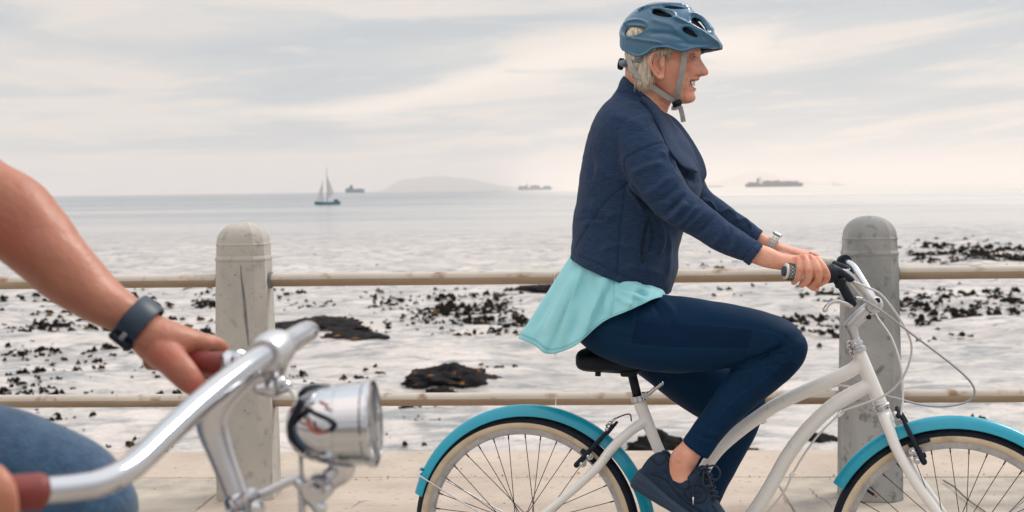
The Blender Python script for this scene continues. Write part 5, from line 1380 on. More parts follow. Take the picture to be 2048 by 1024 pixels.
# lashes and brow, plus shade painted into smile lines, crow's feet and ear hollow
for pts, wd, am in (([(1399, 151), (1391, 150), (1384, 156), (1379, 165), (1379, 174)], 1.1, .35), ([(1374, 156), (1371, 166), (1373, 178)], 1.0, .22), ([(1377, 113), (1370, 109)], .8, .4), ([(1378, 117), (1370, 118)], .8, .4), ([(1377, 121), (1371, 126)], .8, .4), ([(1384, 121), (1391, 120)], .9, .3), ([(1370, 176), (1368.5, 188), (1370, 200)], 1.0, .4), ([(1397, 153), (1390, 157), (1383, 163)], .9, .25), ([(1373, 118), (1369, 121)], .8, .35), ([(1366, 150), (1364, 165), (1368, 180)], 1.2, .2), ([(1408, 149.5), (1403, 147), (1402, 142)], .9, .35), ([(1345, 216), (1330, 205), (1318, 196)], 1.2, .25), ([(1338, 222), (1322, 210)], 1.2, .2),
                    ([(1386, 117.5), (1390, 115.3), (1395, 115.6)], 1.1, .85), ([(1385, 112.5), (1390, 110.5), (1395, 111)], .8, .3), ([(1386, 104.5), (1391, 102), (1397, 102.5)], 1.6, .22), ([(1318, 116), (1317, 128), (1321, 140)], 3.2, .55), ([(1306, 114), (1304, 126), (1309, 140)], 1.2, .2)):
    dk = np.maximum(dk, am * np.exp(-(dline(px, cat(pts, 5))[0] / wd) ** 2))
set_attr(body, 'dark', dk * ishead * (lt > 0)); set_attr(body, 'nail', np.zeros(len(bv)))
# teeth: a row on the upper jaw and a few below
M_EYE = vary('eye_white', (.34, .28, .26), None, 5, .15); M_IRIS = vary('iris', (.03, .05, .07), None, 5, .1)
g = MB()
for k in range(-5, 6):
    la_ = k * .0034; xx = 1389.0 - 260 * abs(la_) ** 1.25 * 2.6
    add_box(g, B(xx, 167.0 - abs(k) * .25, 0) * (1, 0, 1) + (0, -la_, 0), (.0020, .0017, .0062 - .0003 * abs(k)), bevel=.0008)
for k in range(-3, 4):
    la_ = k * .0032; xx = 1386.0 - 260 * abs(la_) ** 1.25 * 2.6
    add_box(g, B(xx, 174.2 - abs(k) * .2, 0) * (1, 0, 1) + (0, -la_, 0), (.002, .0015, .003), bevel=.0007)
o = obj('teeth', g, M_TOOTH, woman); o['kind'] = 'stuff'
for sgn in (1, -1):
    c_ = B(1385.0, 116, 0); c_[1] = -sgn * .031
    g = MB(); add_ball(g, c_, .0104, 14); e_ = obj('eye', g, M_EYE, woman)
    g = MB(); add_ball(g, c_ + (.0066, -sgn * .0012, 0), .0055, 10); obj('iris', g, M_IRIS, e_)
    g = MB()
    for q, rr_ in (([(-.002, .0105, .0030), (.0075, .0065, .0050), (.0105, .0, .0050), (.0075, -.0065, .0040)], .0022), ([(-.001, .0105, -.0015), (.0078, .0065, -.0042), (.0105, .0, -.0048), (.0075, -.0065, -.0036)], .0019)):
        add_tube(g, [c_ + (a, -sgn * b, h_) for a, b, h_ in q], rr_ * 1.35, 8, 5, round_end=True)
    o = obj('eyelid', g, M_SKIN, e_)
    for an in ('blush', 'lip', 'inner', 'nail'): set_attr(o, an, np.zeros(len(o.data.vertices)))
    set_attr(o, 'dark', np.full(len(o.data.vertices), .25))

# ---- hair: a soft mass with strands over it
hb = MB()
add_limb(hb, [(1290, 36, 1330, 36, 0, .04), (1270, 50, 1330, 54, 0, .058), (1256, 62, 1330, 68, 0, .0722), (1252, 84, 1318, 86, 0, .0765), (1253, 98, 1314, 104, 0, .0800), (1254, 116, 1302, 118, 0, .0790), (1259, 134, 1300, 136, 0, .0775), (1266, 150, 1299, 153, 0, .0740), (1274, 163, 1297, 166, 0, .070), (1281, 172, 1294, 174, 0, .064)], 40, 5, 2.4)
v, f, nr = remesh(hb, .004, 3, .5)
v = v + nr * (vnoise(v * np.array((1, 1, .25)), 120, 1.0, 2) * .0042)[:, None]
hair = obj('hair', (v, f), M_HAIR, woman)
sr = np.random.default_rng(5); g = MB()
def strand(pts, r): add_tube(g, [B(p_[0], p_[1], abs(p_[2])) * (1, 1 if p_[2] >= 0 else -1, 1) for p_ in pts], [r, r * 1.1, r * .8, r * .2][:len(pts)] if len(pts) == 4 else r, 4, 3, cap=False)
for k in range(640):
    u = sr.random() ** .8; sg = 1 if sr.random() < .72 else -1; j = sr.normal(0, 1, 8)
    x0 = 1252 + 58 * u + j[0] * 1.5; x1 = 1257 + 45 * u + j[1] * 1.5; x2 = 1264 + 34 * u + j[2] * 2; x3 = 1270 + 24 * u + j[3] * 3
    l0 = .040 + .048 * math.sin(u * 1.5); y3 = 160 + 16 * u + j[4] * 4
    strand([(x0, 98 + j[5], sg * l0), (x1, 122, sg * (l0 + .002)), (x2, 146 + j[6] * 2, sg * (l0 - .001)), (x3 + 2, y3, sg * (l0 - .007))], sr.uniform(.0008, .0016))
for k in range(150):     # ends flicking forward below the ear
    j = sr.normal(0, 1, 6); x0 = 1290 + j[0] * 6
    strand([(x0, 132 + j[1] * 4, .083), (x0 - 1, 150, .083), (x0 - 2 + j[2] * 2, 166, .080), (x0 - 4 + j[3] * 4, 178 + j[4] * 3.5, .074)], sr.uniform(.0006, .0011))
for k in range(230):     # wisps at the temple, swept back over the ear
    j = sr.normal(0, 1, 6); x0 = 1352 - abs(j[0]) * 12
    strand([(x0 - 4, 95 + j[1], .078), (x0 - 8, 100 + j[2] * 2, .0805), (x0 - 18, 104 + j[3] * 2.5, .083), (x0 - 34, 108 + j[4] * 5, .089)], sr.uniform(.0006, .0012))
for k in range(26):
    j = sr.normal(0, 1, 6)
    strand([(1326 + j[0] * 3, 98, .080), (1334 + j[1] * 3, 106 + j[2] * 2, .0805), (1337 + j[3] * 3, 115 + j[4] * 3, .0785), (1333 + j[5] * 3, 124 + j[4] * 4, .0765)], sr.uniform(.0004, .0007))
o = obj('hair_strands', g, M_HAIR, hair, fix=False); o['kind'] = 'stuff'

# ---- helmet
HX = [(1238.5, 70, 84, .028), (1240, 60, 94, .042), (1244, 49, 101, .055), (1251, 37, 104, .068), (1262, 26, 109, .081), (1272, 18.5, 112.5, .090), (1289, 10, 111.5, .099), (1301, 5.5, 102, .103), (1312, 3.5, 97, .1055), (1322, 3.2, 94.5, .1060), (1342, 4.5, 96.5, .1045), (1362, 8.5, 103, .098), (1378, 14, 101.5, .089),
      (1398, 29, 95.5, .073), (1412, 45, 94.6, .058), (1424, 60, 95.2, .044), (1434, 73, 96.5, .031), (1440, 82, 97.2, .020), (1443.5, 88, 95.5, .009)]
hx = np.array(HX)
vents = [(268, 240, 80, 31, -9), (488, 107, 78, 19, 16), (790, 187, 74, 26, 38), (712, 256, 62, 18, 30), (590, 61, 78, 8, 4), (335, 68, 42, 10, -22), (905, 190, 10, 5, 60)]
ridges_ = [([(180, 205), (230, 170), (300, 160), (365, 180), (372, 215)], 13, .0040), ([(560, 130), (640, 165), (720, 205), (820, 265), (900, 325), (955, 368)], 17, .0055), ([(165, 262), (240, 300), (340, 318), (430, 330), (495, 345)], 11, .0038), ([(395, 72), (480, 74), (560, 92), (600, 120)], 10, .0032),
           ([(700, 110), (760, 120), (830, 175), (890, 250)], 10, .0040), ([(300, 90), (390, 55), (520, 38), (640, 42), (720, 62)], 10, .0045), ([(640, 210), (700, 215), (770, 255), (800, 300)], 9, .0030), ([(380, 260), (520, 262), (620, 290), (700, 340)], 26, -.0030), ([(400, 150), (480, 175), (560, 200), (620, 260)], 22, .0022),
           ([(600, 330), (700, 345), (850, 352), (940, 365)], 20, -.0020), ([(200, 395), (290, 440), (360, 420), (420, 380), (520, 370), (640, 400), (760, 372), (900, 376)], 9, .0018)]
NXh, NPh = 250, 250
xs_ = np.concatenate([1238.5 + (1443.5 - 1238.5) * (0.5 - 0.5 * np.cos(np.linspace(0.12, math.pi - .12, NXh)))])
def helmet_surface(inset=0.0, xs_=xs_, nph=NPh, ridg=True):
    V = np.zeros((len(xs_), nph, 3)); PXY = np.zeros((len(xs_), nph, 2))
    ph_ = np.linspace(0, math.pi, nph)
    for i, x_ in enumerate(xs_):
        t_, b_, w_ = (np.interp(x_, hx[:, 0], hx[:, k]) for k in (1, 2, 3))
        for j, p_ in enumerate(ph_):
            c_, s_ = math.cos(p_), math.sin(p_)
            la_ = abs(w_ * np.sign(c_) * abs(c_) ** .86); yy = b_ + (t_ - b_) * s_ ** 1.02
            q = B(x_, yy, la_)
            V[i, j] = q * (1, 1 if c_ >= 0 else -1, 1); PXY[i, j] = (x_, yy)
    return V, PXY
Vh, PXY = helmet_surface()
o = obj('tmp', (Vh.reshape(-1, 3), grid_faces(len(xs_), NPh, False)), None, fix=False); hn_ = np.empty(Vh.size); o.data.vertex_normals.foreach_get('vector', hn_); hn_ = hn_.reshape(-1, 3); bpy.data.objects.remove(o)
hv = Vh.reshape(-1, 3); ctr_ = B(1325, 100)
if ((hv - ctr_) * hn_).sum() < 0: hn_ = -hn_
uv = np.stack([(PXY[..., 0].ravel() - 1200) * 3.94, PXY[..., 1].ravel() * 3.94], 1)
dsp = np.zeros(len(hv))
for pts, wd, am in [(a_, b_ * .85, c_ * 1.5) for a_, b_, c_ in ridges_]:
    s_, fr_ = dline(uv, cat(pts, 6)); dsp += am * np.exp(-(s_ / wd) ** 2) * np.clip(np.minimum(fr_, 1 - fr_) * 8 + .15, 0, 1)
vd_ = np.full(len(hv), 9.0)
for cx, cy, rx, ry, an in vents:
    a = R(an); ddx, ddy = uv[:, 0] - cx, uv[:, 1] - cy
    p_ = (ddx * math.cos(a) + ddy * math.sin(a)) / rx; q_ = (-ddx * math.sin(a) + ddy * math.cos(a)) / ry
    q_ = q_ / (1 - .35 * np.clip(p_, -1, 1) * 1.0)
    r_ = np.sqrt(p_ ** 2 + q_ ** 2); vd_ = np.minimum(vd_, r_)
    dsp += -.0030 * np.exp(-((r_ - 1.0) / .22) ** 2) + .0012 * np.exp(-((r_ - 1.45) / .25) ** 2)
hv2 = hv + hn_ * dsp[:, None]
ff_ = [q for q in grid_faces(len(xs_), NPh, False) if min(vd_[i] for i in q) > 1.0]
used_ = sorted({i for q in ff_ for i in q}); mp_ = {a: i for i, a in enumerate(used_)}
helmet = obj('helmet', (hv2[used_], [tuple(mp_[i] for i in q) for q in ff_]), M_HELM, woman)
s = helmet.modifiers.new('thickness', 'SOLIDIFY'); s.thickness = .007; s.offset = -1
vx = helmet.data.vertices; nn_ = sum(v_.normal.dot(v_.co - Vector(ctr_)) for v_ in list(vx)[::200])
if nn_ < 0: helmet.data.flip_normals()
Vl, _ = helmet_surface(xs_=np.linspace(1246, 1428, 70), nph=80)
lv = Vl.reshape(-1, 3); lc = B(1325, 92); lv = lc + (lv - lc) * np.array((.90, .86, .86))
o = obj('liner', (lv, grid_faces(70, 80, False)), M_FOAM, helmet); s = o.modifiers.new('thickness', 'SOLIDIFY'); s.thickness = .012
def ribbon(name, pts, width, mat, parent, th=.0014, n_=6):
    """flat strap: pts = (x, y, lat), lying flat against the side of the head"""
    c_ = cat(BP(*pts), n_); t_ = np.gradient(c_, axis=0); t_ /= np.linalg.norm(t_, axis=1)[:, None]; rows = []
    for p_, d_ in zip(c_, t_):
        w_ = np.cross(d_, (0, -1.0, 0)); w_ /= np.linalg.norm(w_); nrm = np.cross(w_, d_)
        rows.append([p_ + w_ * width / 2 * a + nrm * th / 2 * b for a, b in ((-1, -1), (-1, 1), (0, 1.2), (1, 1), (1, -1), (0, -1.2))])
    g = MB(); add_loft(g, rows); return obj(name, g, mat, parent, angle=40)
for sg in (1, -1):
    def sl(pts): return pts if sg > 0 else [(a, b, -c_) for a, b, c_ in pts]
    ribbon('strap', sl([(1370, 98, .0795), (1368.5, 115, .0775), (1365, 140, .0755), (1360, 165, .066), (1356, 185, .054), (1353, 202, .036)]), .0158, M_STRAP, helmet)
    ribbon('strap', sl([(1256, 112, .070), (1262, 133, .0835), (1275, 151, .084), (1292, 165, .078), (1312, 179, .066), (1330, 191, .052), (1348, 202, .038)]), .0145, M_STRAP, helmet)
ribbon('strap', [(1343, 216, .036), (1352, 216, .040), (1361, 209, .038)], .012, M_STRAP, helmet)
ribbon('strap', [(1360, 213, .036), (1364, 228, .038), (1367, 244, .036)], .0135, M_STRAP, helmet)
g = MB(); add_box(g, B(1354, 207, .040), (.013, .006, .0085), [(.94, 0, .34), (0, 1, 0), (-.34, 0, .94)], .003); add_box(g, B(1355, 206, .046), (.007, .003, .005), [(.94, 0, .34), (0, 1, 0), (-.34, 0, .94)], .001)
obj('buckle', g, M_PLAST, helmet)
g = MB(); add_tube(g, BP((1292, 112, .082), (1280, 121, .080), (1266, 122, .072), (1256, 124, .060)), [.0035, .0045, .0065, .0065], 10, 5)
add_box(g, B(1250, 127, .04), (.012, .03, .008), [(.97, 0, .2), (0, 1, 0), (-.2, 0, .97)], .003); obj('retention_arm', g, vary('grey_blue_plastic', (.16, .20, .24), None, 5, .4), helmet)
g = MB(); add_rev(g, [(0, -.008), (.012, -.008), (.017, -.006), (.017, .004), (.014, .007), (0, .007)], B(1242, 128, .012), (-.93, 0, .2), 20); obj('retention_dial', g, M_PLAST, helmet, angle=35)

# ---- far wrist watch with white strap
def band(name, c1, c2, c3, mat, parent, width=.02, th=.0016, n_=30):
    """strap round a limb: c1, c2 outline pixels, c3 = (lat, half width)"""
    a, b = B(c1[0], c1[1], c3[0]), B(c2[0], c2[1], c3[0]); c_ = (a + b) / 2; v_ = (a - b) / 2; ax_ = np.array((v_[2], 0, -v_[0])); ax_ /= np.linalg.norm(ax_)
    rows = []
    for k in np.linspace(0, 2 * math.pi, n_, endpoint=False):
        d_ = v_ * math.cos(k) + np.array((0, c3[1] * math.sin(k), 0)); L_ = np.linalg.norm(d_); dn_ = d_ / L_
        rows.append([c_ + dn_ * (L_ + o_) + ax_ * s_ for o_, s_ in ((.0006, -width / 2), (.0006 + th, -width / 2), (.0006 + th, width / 2), (.0006, width / 2))])
    rows.append(rows[0]); g = MB(); add_loft(g, rows, cap=False); return obj(name, g, mat, parent, angle=40), c_, v_, ax_
M_WSTR = vary('white_watch_strap', (.70, .68, .66), (.62, .60, .58), 9, .4); 
ws, c_, v_, ax_ = band('wristwatch', (1554, 470), (1538, 499), (-.265, .0265), M_WSTR, woman, width=.019)
g = MB(); vn_ = v_ / np.linalg.norm(v_); add_box(g, c_ + vn_ * (np.linalg.norm(v_) + .003), (.015, .015, .0045), [ax_, (0, 1, 0), vn_], .003); obj('watch_case', g, M_SILV, ws)
g = MB()
for k in range(6):
    a = .55 + k * .36; d_ = v_ * math.cos(a) + np.array((0, -.0265 * math.sin(a), 0)); L_ = np.linalg.norm(d_)
    for o_ in (-.0045, .0045): add_ball(g, c_ + d_ / L_ * (L_ + .0022) + ax_ * o_, .0014, 6)
o = obj('strap_holes', g, M_PLAST, ws); o['kind'] = 'stuff'

# ---- shoes
def shoe(O, ang, lat, kids=True):
    dx_, dy_ = math.cos(R(ang)), math.sin(R(ang))
    S = lambda u, v_, l_=0.0: B(O[0] + u * dx_ + v_ * dy_, O[1] + u * dy_ - v_ * dx_, lat + l_)
    prof = [(-1, 20, 55, .012), (1, 14, 68, .022), (6, 10, 80, .029), (14, 8, 89, .032), (28, 7, 93, .0335), (44, 6, 84, .0335), (60, 6, 79, .034), (76, 6, 80, .035), (88, 6, 93, .036), (98, 6, 108, .037), (106, 6, 112, .038), (116, 6, 106, .040), (132, 6, 90, .044), (150, 7, 75, .047), (168, 8, 62, .048), (186, 10, 53, .045), (202, 12, 44, .037), (212, 15, 35, .026), (218, 19, 27, .012)]
    g = MB(); cc_ = cat(prof, 5); th_ = np.linspace(0, 2 * math.pi, 40, endpoint=False); rows = []
    for u, b_, t_, w_ in cc_:
        Tt_, Bb_ = S(u, t_), S(u, b_); c_ = (Tt_ + Bb_) / 2; h_ = (Tt_ - Bb_) / 2; ctv = np.cos(th_); stv = np.sin(th_)
        # fuller low down, narrower towards the laces
        wv = w_ * np.sign(stv) * np.abs(stv) ** .75 * (1 - .28 * np.clip(ctv, 0, 1) ** 1.5)
        rows.append(c_ + (np.sign(ctv) * np.abs(ctv) ** .9)[:, None] * h_ + np.stack([0 * wv, -wv, 0 * wv], 1))
    add_loft(g, rows); v, f, nr = remesh(g, .0030, 2, .5)
    w = ORG * 0; px_ = proj(v); rel = px_ - np.array(O); U = rel[:, 0] * dx_ + rel[:, 1] * dy_; W = rel[:, 0] * dy_ - rel[:, 1] * dx_
    uvp = np.stack([U, W], 1)
    L_ = [([(30, 88), (50, 74), (78, 72), (92, 90)], 2.2, -.003), ([(5, 70), (24, 64), (34, 78), (28, 88)], 2.0, -.003), ([(60, 62), (78, 70), (96, 66), (98, 52), (84, 46), (70, 50), (60, 62)], 2.0, -.0028), ([(98, 44), (108, 66), (126, 72), (140, 60), (138, 44), (120, 36), (104, 38), (98, 44)], 2.2, -.0030), ([(110, 48), (120, 58), (130, 56), (128, 48), (116, 44), (110, 48)], 1.8, -.002),
          ([(20, 40), (50, 46), (80, 36), (120, 28), (170, 30), (205, 34)], 2.2, -.003), ([(150, 68), (160, 50), (185, 40), (205, 40)], 2.0, -.0028), ([(98, 100), (112, 92), (140, 74), (160, 58)], 2.2, -.003), ([(40, 60), (52, 58), (60, 44)], 2, -.002), ([(45, 80), (64, 66), (86, 80), (104, 84), (130, 70)], 3.5, .002)]
    v = folds(v, nr, L_, uvp); o = obj('shoe', (v, f), M_SHOE, woman)
    sm_ = np.zeros(len(v))
    for pts, wd, am in L_[:-1]: sm_ = np.maximum(sm_, np.exp(-(dline(uvp, cat(pts, 5))[0] / 1.6) ** 2))
    set_attr(o, 'seam', sm_)
    sp_ = [(-5, 8, 34, .022), (-2, 3, 40, .031), (8, 0, 42, .037), (30, 0, 40, .0385), (60, 0, 34, .038), (90, 1, 28, .040), (120, 1, 26, .046), (150, 1, 26, .051), (180, 3, 26, .0495), (200, 6, 27, .043), (214, 10, 28, .030), (223, 16, 27, .012)]
    g = MB(); rows = []
    for u, b_, t_, w_ in cat(sp_, 5):
        c_ = (S(u, t_) + S(u, b_)) / 2; h_ = (S(u, t_) - S(u, b_)) / 2
        rows.append(c_ + (np.sign(np.cos(th_)) * np.abs(np.cos(th_)) ** .55)[:, None] * h_ + np.stack([0 * th_, -w_ * np.sign(np.sin(th_)) * np.abs(np.sin(th_)) ** .6, 0 * th_], 1))
    add_loft(g, rows); v, f, nr = remesh(g, .0034, 2, .5); px_ = proj(v); rel = px_ - np.array(O); uvp = np.stack([rel[:, 0] * dx_ + rel[:, 1] * dy_, rel[:, 0] * dy_ - rel[:, 1] * dx_], 1)
    v = folds(v, nr, [([(-2, 24), (30, 26), (70, 18), (120, 13), (180, 14), (215, 18)], 1.8, -.0022), ([(4, 12), (40, 11), (90, 8), (150, 7)], 1.6, -.0015)], uvp)
    obj('sole', (v, f), M_SOLE, o)
    g = MB()
    for k in range(6):
        u = 106 + k * 9; t_ = np.interp(u, [106, 116, 132, 150, 168], [113, 107, 91, 76, 63])
        add_tube(g, [S(u - 5, t_ - 13, .026), S(u, t_ - 3, .014), S(u + 3, t_ + 3, 0), S(u + 1, t_ - 2, -.014), S(u - 4, t_ - 12, -.026)], .0026, 7, 4)
        add_tube(g, [S(u - 5, t_ - 13, .027), S(u + 3, t_ - 5, .018), S(u + 10, t_ - 4, .0), S(u + 6, t_ - 14, -.02)], .0024, 7, 4)
    add_tube(g, [S(108, 110, .012), S(122, 122, .022), S(138, 116, .03), S(140, 100, .03), S(124, 96, .024), S(112, 102, .014)], .0026, 8, 6)
    add_tube(g, [S(108, 108, .01), S(112, 92, .034), S(124, 76, .044), S(136, 84, .04), S(122, 98, .03), S(110, 106, .014)], .0026, 8, 6)
    add_tube(g, [S(110, 108, .012), S(100, 84, .040), S(106, 62, .046), S(118, 44, .048)], .0022, 8, 6)
    obj('lace', g, M_LACE, o)
    g = MB(); add_tube(g, [S(117, 46, .0485), S(125, 33, .0490)], .0026, 8, 1); obj('lace_tip', g, M_SILV, o)
    g = MB(); add_tube(g, [S(20, 86, .010), S(19, 93, .006), S(26, 96, 0), S(34, 93, -.004), S(34, 88, -.006)], .0042, 8, 5); obj('pull_tab', g, M_SHOE, o)
    return o
shoe((1262.4, 973), 31, .122)
shoe((1338, 1186), 8, -.122)
# ankle bones, hem stitching thread on tunic and similar small things are part of the meshes above

# ------------------------------------------------------------------ the nearer rider: forearm with watch, knee, hand at the near grip
man = empty('person', (-1.05, 1.62, 0.0)); bm0 = np.array((-1.05, 1.62, 0.0))
tag(man, 'blurred bare-armed rider in blue denim-look leggings at the left edge, wearing a dark watch', 'person')
def add_limbP(mb, rows, seg=28, sub=5, p=2.0):
    """rows: (x1, y1, x2, y2, depth, half thickness along the view)"""
    ctl = []
    for x1, y1, x2, y2, d_, hw in rows:
        a, b = P(x1, y1, d_), P(x2, y2, d_); ctl.append(np.concatenate([(a + b) / 2, (a - b) / 2, [hw]]))
    cc_ = cat(ctl, sub); th_ = np.linspace(0, 2 * math.pi, seg, endpoint=False)
    ct = np.sign(np.cos(th_)) * np.abs(np.cos(th_)) ** (2 / p); st = np.sign(np.sin(th_)) * np.abs(np.sin(th_)) ** (2 / p)
    add_loft(mb, [c[:3] + ct[:, None] * c[3:6] + st[:, None] * np.array((0, c[6], 0)) for c in cc_])
M_SKIN2 = vary('tanned_skin', (.42, .165, .10), (.36, .13, .078), 7, .42, .55, bump=.3, bscale=90, c3=(.48, .20, .13), s3=22, lo3=.55, hi3=.8, attr={'blush': (.45, .11, .08)})
M_SKIN2.node_tree.nodes['Principled BSDF'].inputs['Subsurface Weight'].default_value = .1
M_SKIN2.node_tree.nodes['Principled BSDF'].inputs['Subsurface Radius'].default_value = (.010, .004, .002)
g = MB()
add_limbP(g, [(-420, 20, -330, 230, 1.86, .055), (-260, 120, -200, 330, 1.88, .055), (-130, 215, -105, 430, 1.90, .052), (-60, 268, -50, 480, 1.90, .050), (0, 318, -2, 518, 1.90, .049), (71, 362, 42, 556, 1.90, .048), (127, 424, 92, 594, 1.90, .046), (184, 503, 138, 622, 1.90, .041), (233, 560, 184, 645, 1.90, .036), (283, 600, 233, 666, 1.90, .031), (312, 628, 262, 690, 1.90, .030)], 30, 5)
add_limbP(g, [(300, 622, 256, 686, 1.90, .029), (335, 638, 282, 714, 1.90, .032), (368, 652, 308, 736, 1.905, .033), (402, 664, 338, 742, 1.915, .031), (430, 676, 374, 722, 1.93, .026), (446, 688, 402, 712, 1.94, .018)], 28, 5, 2.2)
# thumb closes down over the near side of the grip, fingers lie over its far side
fP = lambda pts, r0, r1: add_tube(g, [P(*q) for q in pts], list(np.linspace(r0, r1, len(pts))), 14, 5, round_end=True)
fP([(322, 704, 1.885), (346, 724, 1.876), (366, 745, 1.868), (382, 763, 1.866), (391, 770, 1.868)], .0225, .0150)
fP([(385, 682, 1.915), (420, 684, 1.93), (445, 694, 1.945), (448, 715, 1.95)], .0120, .0095)
fP([(372, 690, 1.925), (405, 690, 1.95), (430, 702, 1.965), (430, 728, 1.96), (415, 748, 1.94)], .0120, .0095)
fP([(356, 700, 1.93), (388, 700, 1.96), (408, 714, 1.975), (405, 740, 1.965), (392, 755, 1.94)], .0115, .0090)
fP([(340, 706, 1.93), (366, 710, 1.96), (382, 724, 1.97), (378, 745, 1.96), (368, 756, 1.94)], .0100, .0080)
arm_v, arm_f, arm_n = remesh(g, .0028, 3, .5)
arm_v = arm_v + arm_n * (vnoise(arm_v, 12, 4.0, 2) * .0022)[:, None]
g = MB()   # near hand at the near grip, only its thumb side reaches the picture
add_limbP(g, [(-330, 760, -250, 900, 1.24, .035), (-240, 850, -180, 965, 1.25, .030), (-150, 900, -130, 1020, 1.26, .034), (-70, 925, -70, 1060, 1.265, .038), (-30, 935, -25, 1050, 1.27, .034)], 26, 5)
fN = lambda pts, r0, r1: add_tube(g, [P(*q) for q in pts], list(np.linspace(r0, r1, len(pts))), 14, 5, round_end=True)
fN([(-60, 950, 1.245), (-15, 952, 1.238), (8, 985, 1.232), (12, 1030, 1.245), (-5, 1060, 1.27)], .0125, .0100)
fN([(-75, 950, 1.24), (-40, 955, 1.232), (-22, 990, 1.226), (-20, 1040, 1.24), (-35, 1065, 1.27)], .0125, .0100)
fN([(-95, 955, 1.24), (-68, 960, 1.23), (-55, 995, 1.226), (-52, 1040, 1.24), (-66, 1065, 1.27)], .0120, .0095)
fN([(-115, 965, 1.24), (-98, 968, 1.232), (-88, 1000, 1.228), (-86, 1035, 1.24), (-98, 1055, 1.265)], .0105, .0085)
fN([(-95, 950, 1.27), (-60, 935, 1.30), (-25, 950, 1.315), (-8, 980, 1.315)], .014, .0105)
hn2_v, hn2_f, _ = remesh(g, .0026, 3, .5)
# torso, head and hidden limbs of this rider stand outside the picture
g = MB()
hip = np.array((-1.02, 1.62, .98)); sh = np.array((-.86, 1.62, 1.46))
def tb(pts, rr_): add_tube(g, pts, rr_, 18, 5, round_end=True)
for y_ in (-.06, .06):
    tb([hip + (0, y_, -.05), hip + (.03, y_, .15), sh + (-.02, y_ * 1.4, -.12), sh + (0, y_ * 1.3, 0)], [.12, .105, .12, .08])
tb([sh, sh + (.05, 0, .09), sh + (.08, 0, .15)], [.06, .055, .055])
add_ball(g, sh + (.11, 0, .25), .10, 16, (.95, .76, 1.15))
tb([sh + (.13, 0, .18), sh + (.17, 0, .16)], [.05, .03]); tb([sh + (.205, 0, .25), sh + (.225, 0, .225)], [.012, .014])
for y_ in (-.09, .09): add_ball(g, sh + (.09, y_ * .88, .245), .022, 8, (.8, .4, 1.3))
tb([sh + (0, .17, -.03), P(-420, 125, 1.86)], [.055, .045]); tb([sh + (0, -.17, -.03), (-.86, 1.36, 1.24), P(-330, 840, 1.24)], [.05, .04, .034])
in2_v, in2_f, _ = remesh(g, .010, 3, .5)
b2_ = MB()
for vv_, ff_ in ((arm_v, arm_f), (hn2_v, hn2_f), (in2_v, in2_f)): b2_.add(vv_, ff_)
bo = obj('body', b2_, M_SKIN2, man, base=bm0, fix=False)
v_ = b2_.verts() - CAM; dd = v_ @ F_; px = np.stack([1024 + FPX * (v_ @ R_) / dd, 512 - FPX * (v_ @ U_) / dd], 1)
bl = np.exp(-((px[:, 0] - 390) / 22) ** 2 - ((px[:, 1] - 772) / 18) ** 2) + .6 * np.exp(-((px[:, 0] - 330) / 40) ** 2 - ((px[:, 1] - 715) / 30) ** 2) + .5 * np.exp(-((px[:, 0] - 20) / 60) ** 2 - ((px[:, 1] - 470) / 60) ** 2)
set_attr(bo, 'blush', np.clip(bl, 0, 1))
M_DEN = vary('blue_marl_leggings', (.022, .060, .120), (.045, .100, .180), 55, .85, bump=.5, bscale=200, sheen=.3, spec=.3)
g = MB()
add_limbP(g, [(-420, 700, -420, 1080, 1.74, .10), (-250, 760, -260, 1100, 1.74, .095), (-100, 792, -120, 1130, 1.735, .09), (0, 812, -30, 1150, 1.73, .082), (90, 842, 30, 1140, 1.725, .075), (170, 878, 80, 1120, 1.72, .068), (228, 922, 120, 1095, 1.72, .058), (258, 958, 165, 1080, 1.72, .045)], 30, 5, 2.1)
add_limbP(g, [(245, 940, 110, 990, 1.72, .05), (272, 1000, 95, 1040, 1.72, .060), (262, 1080, 80, 1080, 1.72, .062), (225, 1180, 70, 1150, 1.72, .06), (150, 1400, 20, 1370, 1.72, .055), (90, 1600, 0, 1580, 1.72, .042)], 30, 5, 2.0)
tb([hip + (0, -.10, -.04), hip + (.26, -.11, -.14), hip + (.46, -.11, -.24)], [.10, .085, .062]); tb([hip + (.46, -.11, -.24), hip + (.42, -.11, -.45), hip + (.38, -.11, -.66)], [.06, .055, .04])
tb([hip + (0, -.07, 0), hip + (.02, .07, -.0)], [.13, .13]); tb([hip + (0, .10, -.03), P(-420, 890, 1.74)], [.11, .10])
v, f, nr = remesh(g, .006, 4, .5); v = v + nr * (vnoise(v, 9, 2.0, 2) * .003)[:, None]
obj('leggings', (v, f), M_DEN, man, base=bm0)
M_TEE = vary('grey_tee', (.2, .2, .21), (.25, .25, .26), 9, .9)
g = MB()
for y_ in (-.06, .06): tb([hip + (0, y_, -.02), hip + (.03, y_, .15), sh + (-.02, y_ * 1.4, -.12), sh + (0, y_ * 1.5, .02)], [.135, .122, .136, .09])
for y_ in (-1, 1): tb([sh + (0, y_ * .12, -.02), sh + (.0, y_ * .20, -.06)], [.08, .065])
v, f, nr = remesh(g, .009, 4, .5); obj('shirt', (v, f), M_TEE, man, base=bm0)
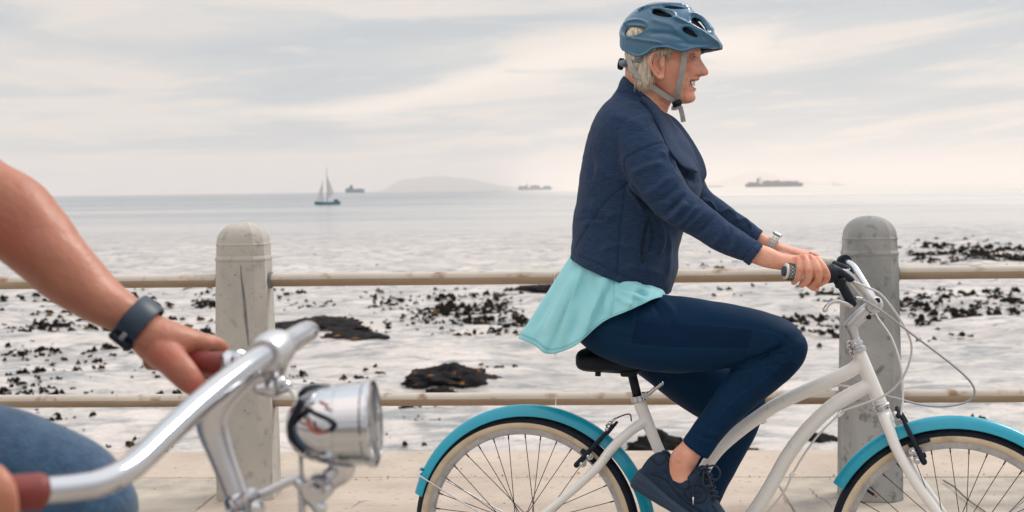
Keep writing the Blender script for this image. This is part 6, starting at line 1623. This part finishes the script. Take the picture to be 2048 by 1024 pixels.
g = MB(); add_ball(g, sh + (.09, 0, .275), .112, 16, (1.02, .85, 1.05)); v = g.verts(); v[:, 2] = np.maximum(v[:, 2], sh[2] + .235); obj('hair', (v, g.f), vary('dark_hair', (.03, .02, .015), None, 9, .6), man, base=bm0)
for f0 in (P(50, 1600, 1.72), hip + (.38, -.11, -.68)):
    f0 = np.array(f0); f0[2] = max(f0[2], .16); g = MB(); add_tube(g, [f0 + (-.05, 0, -.03), f0 + (.02, 0, -.03), f0 + (.12, 0, -.05), f0 + (.19, 0, -.06)], [.045, .05, .045, .03], 16, 5, round_end=True)
    obj('shoe', g, M_BLACK, man, base=bm0)
# dark watch on the far wrist
M_WAT = vary('dark_watch_strap', (.010, .025, .050), (.016, .034, .062), 9, .45)
def bandP(a, b, dpt, hw, width, mat, name, parent, th=.003):
    A, Bq = P(*a, dpt), P(*b, dpt); c_ = (A + Bq) / 2; v_ = (A - Bq) / 2; ax_ = np.cross(v_, (0, 1.0, 0)); ax_ /= np.linalg.norm(ax_); rows = []
    for k in np.linspace(0, 2 * math.pi, 36, endpoint=False):
        d_ = v_ * math.cos(k) + np.array((0, hw * math.sin(k), 0)); L_ = np.linalg.norm(d_); dn_ = d_ / L_
        rows.append([c_ + dn_ * (L_ + o_) + ax_ * s_ for o_, s_ in ((.0, -width / 2), (th * .7, -width / 2), (th, -width / 2 + .002), (th, width / 2 - .002), (th * .7, width / 2), (.0, width / 2))])
    rows.append(rows[0]); g = MB(); add_loft(g, rows, cap=False); return obj(name, g, mat, parent, base=bm0, angle=40), c_, v_, ax_
wt, c_, v_, ax_ = bandP((306, 607), (252, 676), 1.90, .035, .031, M_WAT, 'wristwatch', man)
vn_ = v_ / np.linalg.norm(v_)
g = MB(); add_box(g, c_ - vn_ * (np.linalg.norm(v_) + .001) + (0, -.012, 0), (.017, .019, .006), [ax_, (0, 1, 0), vn_], .003); obj('watch_case', g, M_PLAST, wt, base=bm0)
g = MB(); add_box(g, c_ - vn_ * (np.linalg.norm(v_) * .55) + (0, -.0305, 0), (.0035, .002, .012), [ax_, (0, 1, 0), vn_], .001); obj('strap_keeper', g, M_ALU, wt, base=bm0)
